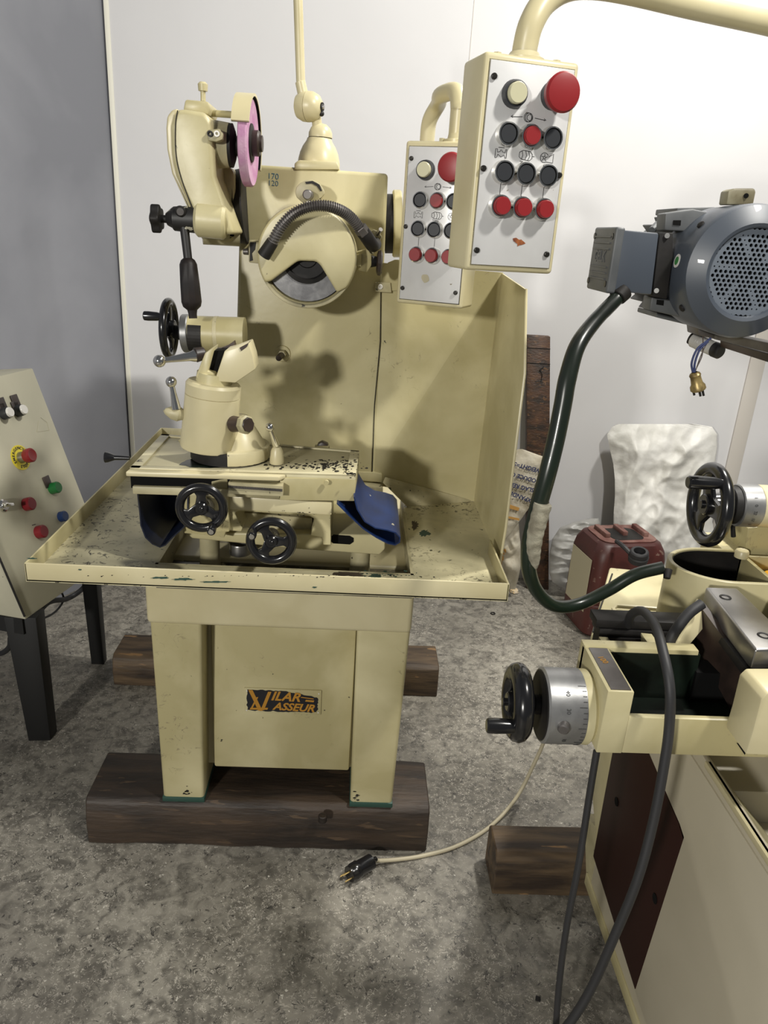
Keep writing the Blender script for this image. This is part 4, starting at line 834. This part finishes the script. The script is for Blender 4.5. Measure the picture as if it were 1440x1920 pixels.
# terminal box
yt = 1.24; TL, TR, BRr, BLl = P(1166,431,y=yt), P(1236,437,y=yt), P(1222,553,y=yt), P(1152,546,y=yt)
b = B(); b.hexa([BLl,BRr,BRr+V((0,.11,0)),BLl+V((0,.11,0)),TL,TR,TR+V((0,.11,0)),TL+V((0,.11,0))], .003); tbx = b.put('terminal_box', 'motor', mo)
b = B(); xl = (TL.x+BLl.x)/2; zt_, zb_ = (TL.z), (BLl.z)
b.box((xl-.012, yt-.001, zb_-.004), (xl+.004, yt+.112, zt_+.004), .004, 3); lid = b.put('lid', 'motor2', tbx)
b = B()
for k, z in enumerate((.12,.22,.32,.62,.72,.82)): 
    zz = zt_-(zt_-zb_)*z; b.box((xl-.0145, yt+.012, zz-.001), (xl-.011, yt+.10, zz+.001))
b.put('lid_ribs', 'motor2', lid)
B().text('GELK', .024, (xl-.0125, yt+.058, (zt_+zb_)/2+.004), (0,-1,0), (0,0,1), .002, .1, .0005).put('raised_letters', 'motor2', lid)
for dy, dz in ((.008,.010),(.104,.010),(.008,-.010),(.104,-.010)):
    zz = zt_-.010 if dz > 0 else zb_+.010; B().cyl((xl-.0132, yt+dy, zz), (xl-.011, yt+dy, zz), .005, None, 12).put('lid_screw', 'screwm', lid)
b = B(); b.py([(1236,436),(1262,437),(1262,480),(1250,560),(1222,556)], 1.255, .06, .001); b.put('gasket_block', 'iron', mo)
for u, v in ((1251,442),(1231,545)): B().cyl(P(u,v,y=1.2545), P(u,v,y=1.2515), .004, None, 12).put('screw', 'chrome', mo)
B().tube([P(1222,432,y=1.34), P(1236,418,y=1.36), P(1256,406,y=1.37)], .006, 10).put('lifting_ring', 'motor2', mo)
lg = B().py([(1366,358),(1378,353),(1416,353),(1418,360),(1413,384),(1362,384)], 1.27, .03, .003).put('lifting_lug', 'lug', mo)
B().cyl(P(1399,367,y=1.2695), P(1399,367,y=1.2675), .0038, None, 14).put('lug_hole', 'void', lg)
# main hose
hosep = [(1166,548,1.25),(1150,566,1.24),(1112,606,1.20),(1082,650,1.17),(1064,710,1.15),(1055,760,1.14),(1042,825,1.13),(1026,890,1.12),(1008,955,1.12),(993,1020,1.12),(992,1070,1.13),(1008,1110,1.15),(1040,1136,1.17),(1085,1133,1.19),(1140,1107,1.20),(1190,1078,1.20),(1243,1064,1.20)]
def hr_(t, i): return .0118 if t < .1 else 0.0115+.0028*min(1,(t-.1)/.15) if t < .5 else .0143-.003*min(1,(t-.5)/.2)
B().tube([P(u,v,y=y) for u,v,y in hosep], .013, 16, 10, rad=hr_).put('motor_hose', 'hose', R_)
b = B(); rn = random.Random(2)
pts = [P(u,v,y=1.108) for u,v in ((1018,945),(1010,975),(1004,1000),(1001,1030),(1003,1052),(1005,1066))]
b.tube(pts, .011, 12, 8, rad=lambda t, i: (.0125*(1-t**3)+.002)*(1+.035*math.sin(i*1.3))); b.put('cloth_tape', 'tape', R_)
B().cyl(P(1168,545,y=1.252), P(1157,558,y=1.245), .0165, .0145, 20, .001).put('hose_gland', 'iron', R_)
# black cables hanging in front
cab = [(1178,1172,1.13),(1184,1152,1.10),(1205,1146,1.06),(1228,1172,1.00),(1244,1225,.94),(1256,1290,.905),(1255,1360,.895),(1246,1430,.885),(1225,1540,.87),(1195,1650,.855),(1150,1760,.85),(1110,1850,.85),(1070,1915,.85),(1010,1985,.86)]
B().tube([P(u,v,y=y) for u,v,y in cab], .0075, 12, 8).put('black_cable', 'rubber', R_)
b = B(); b.tube([P(1119,1408,y=1.0), P(1107,1480,y=.99), P(1085,1620,y=.97), P(1062,1740,y=.96), P(1048,1850,y=.95), P(1040,1960,y=.94)], .0058, 10, 8); b.put('black_cable', 'rubber', R_)
b = B(); b.tube([P(1316,1132,y=1.10), P(1290,1152,y=1.09), P(1265,1185,y=1.08), P(1250,1215,y=1.08)], .009, 12, 8); b.put('black_cable', 'rubber', R_)
# large pendant on its own pipe
pa, pb = P(872,503,y=1.20), P(1035,517,y=1.235)
yaw2 = math.atan2(pb.y-pa.y, pb.x-pa.x); W2 = (V((pb.x,pb.y,0))-V((pa.x,pa.y,0))).length
H2 = P(914,91,y=1.20).z-pa.z
bx2, L2 = pendant(R_, (pa.x, pa.y, (pa.z+pb.z)/2), yaw2, W2, H2, .085, (.57,.865,.0115,.008,(.3,1.1),'rust'))
t0 = L2(.52,0,-.04)
B().lathe([(0,.030),(.004,.030),(.007,.024),(.012,.021)], t0, (0,0,1), 28).put('pipe_flange', 'cream_clean', bx2)
for s in (.22,.86): B().cyl(L2(s,0,-.035), L2(s,0,-.035)+V((0,0,.007)), .006, None, 6).put('bolt', 'cream_clean', bx2)
zt3 = t0.z
pp = [t0, V((t0.x,t0.y,zt3+.02)), P(996,45,y=t0.y), P(1020,5,y=t0.y+.01), P(1060,-22,y=t0.y+.02), P(1110,-28,y=t0.y+.03), P(1180,-18,y=t0.y+.04), P(1300,10,y=t0.y+.06), P(1440,41,y=t0.y+.09), P(1600,78,y=t0.y+.12), V((1.10,1.44,1.86)), V((1.14,1.48,1.7)), V((1.14,1.50,1.36))]
B().tube(pp, .0185, 20, 8).put('conduit_pipe', 'cream_clean', R_)

# ================================================================ CONTROL DESK
dB = V((-.892,1.88,.424)); dF = V((-.795,2.288,.424)); d = (dF-dB).normalized(); nb = V((-d.y,d.x,0)); tv = nb*.204+V((0,0,.621)); tvn = tv.normalized(); Lw = (dF-dB).length+.0
K = thing('control_desk', 'cream sloping control desk with push buttons on black steel legs, at left edge', 'control panel', (-1.05, 2.05, 0))
ddep = .30; Bt = nb*ddep
q0, q1 = dB, dF
prof = [V((0,0,0)), tv, tv+nb*.16+V((0,0,-.02)), nb*.40+V((0,0,.10)), nb*.40]
b = B(); b.prism([q0+p for p in prof], d*Lw, .004, 2); dk = b.put('desk_body', 'desk', K)
fn = d.cross(tvn); fn = fn if fn.x > 0 else -fn            # outward normal of the sloping face
def PD(u, v, off=0):
    r = ROT @ V((u-CX, v-CY, F_PX)); t = (dB-CAM).dot(fn)/r.dot(fn); return CAM+r*t+fn*off
b = B(); b.hexa([PD(5,1060,-.002)+V((0,0,0)), dB+d*.012, dB+d*.012-fn*.004, PD(5,1060,-.006), PD(-10,1020,.0), dB+d*.012+tvn*.015, dB+d*.012+tvn*.015-fn*.004, PD(-10,1020,-.006)]) if 0 else b.box(dB-V((.001,.001,.001)), dB+V((.001,.001,.001)))
b.bm.clear(); b.tube([dB+fn*.001+tvn*.01, dB+tv*.6+fn*.001, dB+tv*.99+fn*.001], .003, 6, smooth=False); b.put('door_gap', 'iron', dk)
def flag(u, v):     # small dark label holder above a lamp
    c = PD(u, v, .001); b = B(); b.prism([c-d*.014-tvn*.014, c+d*.014-tvn*.014, c+d*.014+tvn*.020, c-d*.014+tvn*.020], fn*.004, .001); b.put('label_holder', 'darkbrown', dk)
def knob(u, v, m, r, h, rim=None):
    c = PD(u, v)
    if rim: B().lathe([(0,r*1.15),(h*.5,r*1.15),(h*.8,r*1.05),(h*.8,0)], c, fn, 20).put('lamp_ring', rim, dk)
    B().lathe([(0,0),(0,r),(h*.85,r),(h,r*.85),(h,0)], c, fn, 22).put('button' if not rim else 'lamp', m, dk)
for u, v in ((8,748),(33,742)): flag(u-5, v+11); 
for u, v in ((6,762),(32,757)):
    flag(u-3, v+8); knob(u, v+14, 'white', .0150, .028, 'btn')
ec = PD(38,858); B().lathe([(0,.0),(0,.037),(.002,.037),(.002,0)], ec, fn, 32).put('emergency_disc', 'yellow', dk, label='yellow emergency stop disc')
B().lathe([(.002,.017),(.022,.015),(.022,0)], ec, fn, 20).put('emergency_stem', 'steel', dk)
B().lathe([(.020,0),(.020,.018),(.026,.021),(.040,.021),(.044,.017),(.042,.010),(.042,0)], ec, fn, 28).put('emergency_button', 'red', dk)
b = B()
for k, ch in enumerate('EMERGENCY'):
    a = math.radians(195-k*19); rd = d*math.cos(a)+tvn*math.sin(a); b.text(ch, .012, ec+fn*.0025+rd*.028, (d*math.sin(a)-tvn*math.cos(a)), rd, .0005, 0, .0003)
for k, ch in enumerate('STOP'):
    a = math.radians(245+k*20); rd = d*math.cos(a)+tvn*math.sin(a); b.text(ch, .012, ec+fn*.0025+rd*.028, (-d*math.sin(a)+tvn*math.cos(a)), -rd, .0005, 0, .0003)
b.put('emergency_lettering', 'ink', dk)
flag(88,905); knob(97,916,'green',.018,.026)
knob(49,946,'red_dark',.0195,.022); knob(114,969,'bluebtn',.0165,.018); knob(72,998,'red_dark',.0195,.022)
c = PD(5,948); b = B(); b.lathe([(0,.018),(.006,.018),(.010,.014),(.010,0)], c, fn, 20); b.prism([c+fn*.010-d*.012-tvn*.004, c+fn*.010+d*.018-tvn*.010, c+fn*.010+d*.020-tvn*.002, c+fn*.010-d*.010+tvn*.008], fn*.012, .002); b.put('key_switch', 'chrome', dk)
b = B(); b.tube([PD(60,985,.0005), PD(66,983,.0005)], .0012, 5, smooth=False); b.put('scratch_mark', 'ink', dk)
b = B(); b.tube([PD(u,v,.0003) for u,v in ((72,788),(69,810),(92,807),(88,792),(76,783))], .0004, 4, smooth=False); b.put('pencil_mark', 'beige', dk)
# legs and frame
def leg(x, y, z1, s=.036): B().box((x-s, y-s*.6, 0), (x+s*.9, y+s*.8, z1), .003).put('leg', 'leg', K)
lg1 = P(50,1383,z=0)
B().hexa([(-.935,1.895,0),(-.872,1.90,0),(-.868,1.945,0),(-.93,1.945,0),(-.955,1.885,.425),(-.868,1.89,.425),(-.868,1.95,.425),(-.95,1.95,.425)], .002).put('leg', 'leg', K)
B().hexa([(-.892,2.325,0),(-.848,2.325,0),(-.848,2.36,0),(-.892,2.36,0),(-.898,2.31,.46),(-.846,2.31,.46),(-.846,2.36,.46),(-.898,2.36,.46)], .002).put('leg', 'leg', K)
B().hexa([(-1.38,1.99,0),(-1.33,1.99,0),(-1.33,2.03,0),(-1.38,2.03,0),(-1.38,1.99,.42),(-1.33,1.99,.42),(-1.33,2.03,.42),(-1.38,2.03,.42)]).put('leg', 'leg', K)
B().hexa([(-1.34,2.40,0),(-1.29,2.40,0),(-1.29,2.44,0),(-1.34,2.44,0),(-1.34,2.40,.42),(-1.29,2.40,.42),(-1.29,2.44,.42),(-1.34,2.44,.42)]).put('leg', 'leg', K)
B().prism([dB+V((-.01,.0,0)), dB+nb*.48+V((0,0,0)), dB+nb*.48+d*.04, dB+d*.04+V((-.01,0,0))], (0,0,-.048)).put('frame_rail', 'leg', K)
B().prism([dF-d*.05+nb*.02, dF-d*.05+nb*.48, dF-d*.01+nb*.48, dF-d*.01+nb*.02], (0,0,-.048)).put('frame_rail', 'leg', K)
B().tube([P(60,1165,y=2.1), P(90,1130,y=2.2), P(125,1123,y=2.35), P(150,1108,y=2.4), P(168,1088,y=2.42)], .009, 10).put('desk_cable', 'rubber', K)
B().tube([P(66,1166,y=2.1), P(100,1150,y=2.3), P(118,1128,y=2.35), P(116,1112,y=2.33), P(105,1108,y=2.3)], .0035, 8).put('desk_cable', 'rubber', K)
B().tube([P(-20,1230,y=2.2), P(5,1224,y=2.2), P(18,1212,y=2.15), P(20,1195,y=2.1)], .009, 8).put('desk_cable', 'rubber', K)

# ================================================================ BACK OF THE ROOM
# leaning plank
pf, pt = V((.885,3.085,0)), V((.755,3.165,1.135))
b = B(); wv = V((.098,0,0)); dv = (pt-pf)
w0, w1_ = .052, .050
b.hexa([pf+V((-w0,0,0)), pf+V((w0,0,0)), pf+V((w0,.03,0)), pf+V((-w0,.03,0)), pt+V((-w1_,0,0)), pt+V((w1_,0,0)), pt+V((w1_,.03,0)), pt+V((-w1_,.03,0))], .004)
pk = b.put('wooden_plank', 'plank', label='dark mottled wooden plank leaning upright against the white wall', category='plank')
b = B(); q = pf.lerp(pt,.86)-V((0,.002,0)); b.tube([q+V((-.012,0,-.03)), q+V((.014,-.001,-.028)), q+V((.016,-.001,.0)), q+V((.002,-.001,.02)), q+V((.018,-.001,.035))], .0016, 6, smooth=False)
m_ = b.put('carved_mark', 'iron', pk)
for f_ in (.90,.955): 
    q = pf.lerp(pt,f_)-V((0,.0006,0)); 
    b = B(); b.box(q-V((.05,.0008,.0015)), q+V((.05,.0005,.0015))); b.put('saw_cut', 'iron', pk)
for o in pk.children:
    o.data.transform(Matrix.Translation(V((0,0,0))))
def sack(outline, y0, bulge, m, name, label, cat, nz=70, nx=46, amp=.014, fs=7.0, seed=0, flat_back=.01, lean=0, parent=None, fold=(1,1)):
    """closed crumpled bag; outline = [(v, u_left, u_right)] in the plane y0, resting against its back"""
    def lr(v):
        for (v0,a0,b0), (v1,a1,b1) in zip(outline, outline[1:]):
            if v0 <= v <= v1:
                t = (v-v0)/(v1-v0); return a0+(a1-a0)*t, b0+(b1-b0)*t
        return outline[-1][1:]
    va, vb = outline[0][0], outline[-1][0]; t = bmesh.new(); F = []; K_ = []
    for i in range(nz+1):
        v = va+(vb-va)*i/nz; l, r = lr(v); fr = []; bk = []
        for j in range(nx+1):
            s = j/nx; u = l+(r-l)*s; p = P(u, v, y=y0); e = (1-abs(2*s-1)**3)*min(1, 6*(i+.4)/nz)*(min(1, 5*(nz-i+.6)/nz))
            q = V((p.x*fs*fold[0], seed, p.z*fs*fold[1])); 
            n1 = 1-abs(noise.noise(q))*2.2; n2 = 1-abs(noise.noise(q*2.3+V((5,1,2))))*2.2; n3 = noise.noise(q*6)
            h = bulge*e*(.6+.4*noise.noise(q*.6+V((9,9,9))))+amp*(n1*.9+n2*.5+n3*.22)*(.35+.65*e)
            pz = P(u, v, y=y0-h-lean*i/nz); pz.z = max(pz.z, .003)
            fr.append(t.verts.new(pz)); pb_ = V((p.x, y0+flat_back-lean*i/nz*.3, max(p.z,.002))); bk.append(t.verts.new(pb_) if 0 < j < nx and 0 < i < nz else fr[-1])
        F.append(fr); K_.append(bk)
    for i in range(nz):
        for j in range(nx):
            t.faces.new((F[i][j], F[i][j+1], F[i+1][j+1], F[i+1][j]))
            q = (K_[i][j], K_[i+1][j], K_[i+1][j+1], K_[i][j+1])
            if len(set(q)) >= 3 and set(q) != {F[i][j], F[i][j+1], F[i+1][j+1], F[i+1][j]}: t.faces.new(list(dict.fromkeys(q)))
    bmesh.ops.recalc_face_normals(t, faces=t.faces); b = B(); b._merge(t)
    return b.put(name, m, parent, sharp=1.2, label=label, **({} if parent else dict(category=cat)))
sack([(795,1160,1300),(800,1148,1335),(815,1138,1345),(840,1143,1345),(870,1150,1340),(900,1153,1330),(930,1153,1330),(970,1150,1335),(1010,1150,1340),(1060,1150,1345),(1100,1150,1345)], 3.14, .07, 'sack', 'woven_sack', 'large crumpled white woven sack standing against the wall behind the red jerrycan', 'sack', amp=.021, fs=5.5, fold=(1.15,.9), seed=3.1, lean=.12, nz=110, nx=80)
sack([(972,1112,1122),(980,1075,1125),(990,1050,1125),(1010,1036,1122),(1040,1030,1115),(1075,1030,1105),(1092,1036,1095),(1106,1062,1092)], 3.08, .06, 'sackgrey', 'plastic_sack', 'crumpled grey plastic sack on the floor between plank and red jerrycan', 'sack', amp=.024, fs=8, seed=7.7, lean=.04, fold=(.5,1.5), nz=80, nx=60)
# printed sack: upper sheet and lower bundle
ps = sack([(842,972,978),(850,962,1000),(860,955,1030),(880,950,1022),(905,944,1014),(930,940,1004),(955,936,990),(975,934,976),(1000,932,958),(1018,930,940)], 2.93, .015, 'sackprint', 'printed_sack', 'stained white sack with upside-down printing, half hidden behind the splash guard', 'sack', amp=.005, fs=9, seed=1.3, nz=50, nx=30)
b = B()
def pt_(txt, u, v, size, ang, uw=None):
    ex = V((-math.cos(ang), 0, -math.sin(ang))); ey = V((math.sin(ang), 0, -math.cos(ang))); b.text(txt, size, P(u, v, y=2.908), ex, ey, .001, 0, .0006)
A_ = math.radians(-11)
def line(txt, ur, vr, ul, vl, size):
    c = P((ur+ul)/2, (vr+vl)/2, y=2.9025); a_ = P(ur,vr,y=2.9025); e_ = P(ul,vl,y=2.9025); ex = (e_-a_).normalized(); ey = ex.cross(V((0,1,0))); ey = -ey if ey.z > 0 else ey
    b.text(txt, size, c, ex, ey, .0008, 0, .0007)
line('WEIGHT=50', 1016,884, 958,868, .025)
line('PRODUCE OF', 1014,904, 956,888, .024)
line('(SLAG REM.', 1004,920, 953,907, .024)
line('EXPANDED', 1000,940, 950,922, .025)
lt = b.put('printed_words', 'navyink', ps)
b = B(); b.prism([P(947,943,y=2.904), P(974,952,y=2.904), P(972,958,y=2.904), P(947,951,y=2.904)], (0,-.0008,0)); b.prism([P(944,966,y=2.904), P(974,972,y=2.904), P(973,976,y=2.904), P(944,970,y=2.904)], (0,-.0008,0)); b.put('orange_print', 'orange_ink', ps)
sack([(975,944,972),(1000,935,974),(1020,934,976),(1045,936,976),(1065,940,976),(1085,943,972),(1105,950,966)], 2.99, .06, 'sackprint', 'sack_bottom', None, None, amp=.02, fs=9, seed=4.2, nz=30, nx=24, parent=ps)
# jerrycan
J = thing('jerrycan', 'dusty dark red plastic jerrycan with open black neck behind the machine at right', 'jerrycan', (1.13, 2.78, 0))
jw = []
def rr(cx, cy, hx, hy, r, z, n=6):
    out = []
    for k, (sx_, sy_) in enumerate(((1,1),(-1,1),(-1,-1),(1,-1))):
        for i in range(n+1):
            a = math.radians(90*k+90*i/n); out.append(V((cx+sx_*(hx-r)+r*math.cos(a), cy+sy_*(hy-r)+r*math.sin(a), z)))
    return out
t = bmesh.new(); rings = []
jc = (1.115, 2.80)
for z, hx, hy in ((0,.148,.118),(.012,.158,.128),(.14,.160,.130),(.145,.156,.126),(.155,.160,.130),(.33,.158,.128),(.365,.152,.122),(.395,.138,.108),(.405,.12,.09)):
    rings.append([t.verts.new(p) for p in rr(jc[0], jc[1], hx, hy, min(.05,hy*.5), z)])
for A, C in zip(rings, rings[1:]):
    n = len(A)
    for k in range(n): t.faces.new((A[k], A[(k+1) % n], C[(k+1) % n], C[k]))
t.faces.new(rings[0]); t.faces.new(rings[-1][::-1]); bmesh.ops.recalc_face_normals(t, faces=t.faces)
Rj = Matrix.Rotation(math.radians(10), 4, 'Z'); piv = V((jc[0], jc[1], 0))
def jrot(b): bmesh.ops.transform(b.bm, matrix=Matrix.Translation(piv) @ Rj @ Matrix.Translation(-piv), verts=b.bm.verts); return b
b = B(); b._merge(t); jrot(b).put('can_body', 'jerry', J)
b = B(); b.prism(rr(jc[0],jc[1],.122,.092,.045,.405), (0,0,.004), .002); jt = jrot(b).put('can_top', 'jerrytop', J)
b = B(); b.prism(rr(jc[0]+.0,jc[1]-.01,.07,.062,.03,.4095), (0,0,.001)); jrot(b).put('top_recess', 'iron', jt)
for dx in (-.085,.0,.085):
    b = B(); b.hexa([V((jc[0]+dx+sx_*.011, jc[1]+yy, zz)) for zz, kx in ((.405,1),(.428,1)) for sx_, yy in ((-1,-.045 if dx else -.03),(1,-.045 if dx else -.03),(1,.06),(-1,.06))], .004); jrot(b).put('handle', 'jerrytop', J)
b = B(); b.prism([(jc[0]-.1605,jc[1]-.085,.10),(jc[0]-.1605,jc[1]+.085,.10),(jc[0]-.1605,jc[1]+.085,.33),(jc[0]-.1605,jc[1]-.085,.33)], (-.001,0,0)); jrot(b).put('paper_label', 'beige', J)
nk = P(1198,1040,z=.42); b = B(); b.lathe([(-.02,.036),(.0,.038),(.004,.034),(.010,.036),(.022,.034),(.026,.030),(.026,.022),(.0,.020),(.0,0)], (nk.x,nk.y,.413), (-.1,-.25,1), 28); b.put('neck', 'rubber', J)
b = B(); b.tube([(nk.x-.03,nk.y+.01,.42),(nk.x-.05,nk.y+.04,.435),(nk.x-.055,nk.y+.10,.43)], .009, 8); b.put('cap_strap', 'rubber', J)
# foam scrap, washer, floor chip
def lump(c, r, m, name, label, cat, seed, flat=.5):
    t = bmesh.new(); bmesh.ops.create_icosphere(t, subdivisions=3, radius=1)
    for v in t.verts:
        k = 1+.35*noise.noise(v.co*1.7+V((seed,0,0)))+.15*noise.noise(v.co*5); v.co = V((v.co.x*r*k, v.co.y*r*k, max(v.co.z*r*k*flat, -r*.3)))
        v.co += V((c[0], c[1], r*.3))
    b = B(); b._merge(t); b.put(name, m, label=label, category=cat)
p = P(963,1110,z=0); lump(p, .022, 'scrap', 'foam_scrap', 'small pale yellow foam scrap on the floor below the splash guard corner', 'scrap', 3)
p = P(924,1151,z=0); B().ring(p+V((0,0,.0025)), (0,0,1), .009, .0022, 20, 6).put('washer', 'iron', label='tiny dark ring lying on the concrete below the tray corner', category='washer')
p = P(1008,1873,z=0); B().prism([p+V(q) for q in ((-.006,-.004,0),(.004,-.007,0),(.007,.003,0),(-.003,.006,0))], (0,0,.003), .0005).put('chip', 'iron', label='small black chip on the floor near the lower edge', category='chip')
# steel cup and rod in the tray well
p = P(447,1052,z=.806); r = .0235
B().lathe([(0,0),(0,r),(.030,r),(.033,r*.96),(.033,r*.72),(.006,r*.70),(.006,0)], (p.x, p.y+r, .8065), (0,0,1), 36).put('steel_ring', 'steel', label='bright turned steel ring standing in the tray well under the handwheels', category='ring')
a, c = P(534,1056,z=.816), P(583,1061,z=.816); a.y = c.y = 1.388
B().cyl((a.x,1.388,.813), (c.x,1.388,.813), .006, .006, 14, .001).put('steel_rod', 'steel_dark', label='short steel rod lying in the tray well beside the front handwheel', category='rod')
# plug and cream cord on the floor
W_ = thing('power_cord', 'cream power cord with black three-pin plug lying on the floor', 'power cord', P(690,1622,z=0))
cp_ = [P(703,1614,z=.018), P(740,1612,z=.008), P(790,1605,z=.005), P(850,1589,z=.005), P(905,1560,z=.005), P(945,1525,z=.012), P(975,1485,z=.05), P(1000,1435,z=.13), P(1018,1395,z=.20), P(1030,1355,z=.30), P(1050,1335,z=.37), V((.600,1.43,.47))]
B().tube(cp_, .0052, 12, 8).put('cord', 'cord', W_)
k0, k1 = P(701,1613,z=.022), P(655,1640,z=.022); ax = (k1-k0).normalized(); L = (k1-k0).length
B().lathe([(-.008,.006),(0,.007),(.003,.011),(.006,.013),(.008,.019),(L*.62,.020),(L*.66,.022),(L*.85,.022),(L*.9,.020),(L,.020),(L,0)], k0+V((0,0,.001)), ax, 24).put('plug_body', 'black', W_)
sd_ = ax.cross(V((0,0,1))).normalized()
for dx, dz in ((-.010,-.002),(.0,.009),(.010,-.002)):
    B().cyl(k0+ax*(L-.002)+sd_*dx+V((0,0,dz)), k0+ax*(L+.020)+sd_*dx+V((0,0,dz)), .0022, .0018, 10).put('pin', 'goldpin', W_)
# brass coloured plug hanging from the motor rail
pc = P(1305,705,y=1.22); Hh = thing('hanging_plug', 'dirty brass-coloured plug dangling on thin wires below the grey motor', 'plug', P(1306,735,y=1.22))
dxx = (P(1309,735,y=1.22)-P(1301,700,y=1.22)).normalized(); L = (P(1309,733,y=1.22)-P(1301,698,y=1.22)).length
B().lathe([(0,.005),(.002,.008),(.005,.0095),(.008,.0085),(.012,.0086),(.020,.0095),(.024,.0122),(.030,.0126),(.032,.011),(.032,0)], P(1302,698,y=1.22), dxx, 22).put('plug_body', 'brass', Hh)
for k, dx in enumerate((-.008,.0,.008)):
    q = P(1302,698,y=1.22)+dxx*.031+V((dx,-.003 if k==1 else .003,0)); B().cyl(q, q+dxx*.011, .0022, .0020, 8).put('pin', 'iron', Hh)
for pts, r, m in ((((1299,698),(1297,680),(1307,655),(1325,640),(1333,634)),.0019,'navyink'), (((1302,698),(1303,680),(1312,656),(1328,640)),.0019,'navyink'), (((1304,696),(1312,672),(1322,650),(1330,636)),.0009,'darkbrown'), (((1303,696),(1316,668),(1318,645),(1318,630)),.0009,'darkbrown')):
    B().tube([P(u,v,y=1.21) for u,v in pts], r, 8, 6).put('wire', m, Hh)
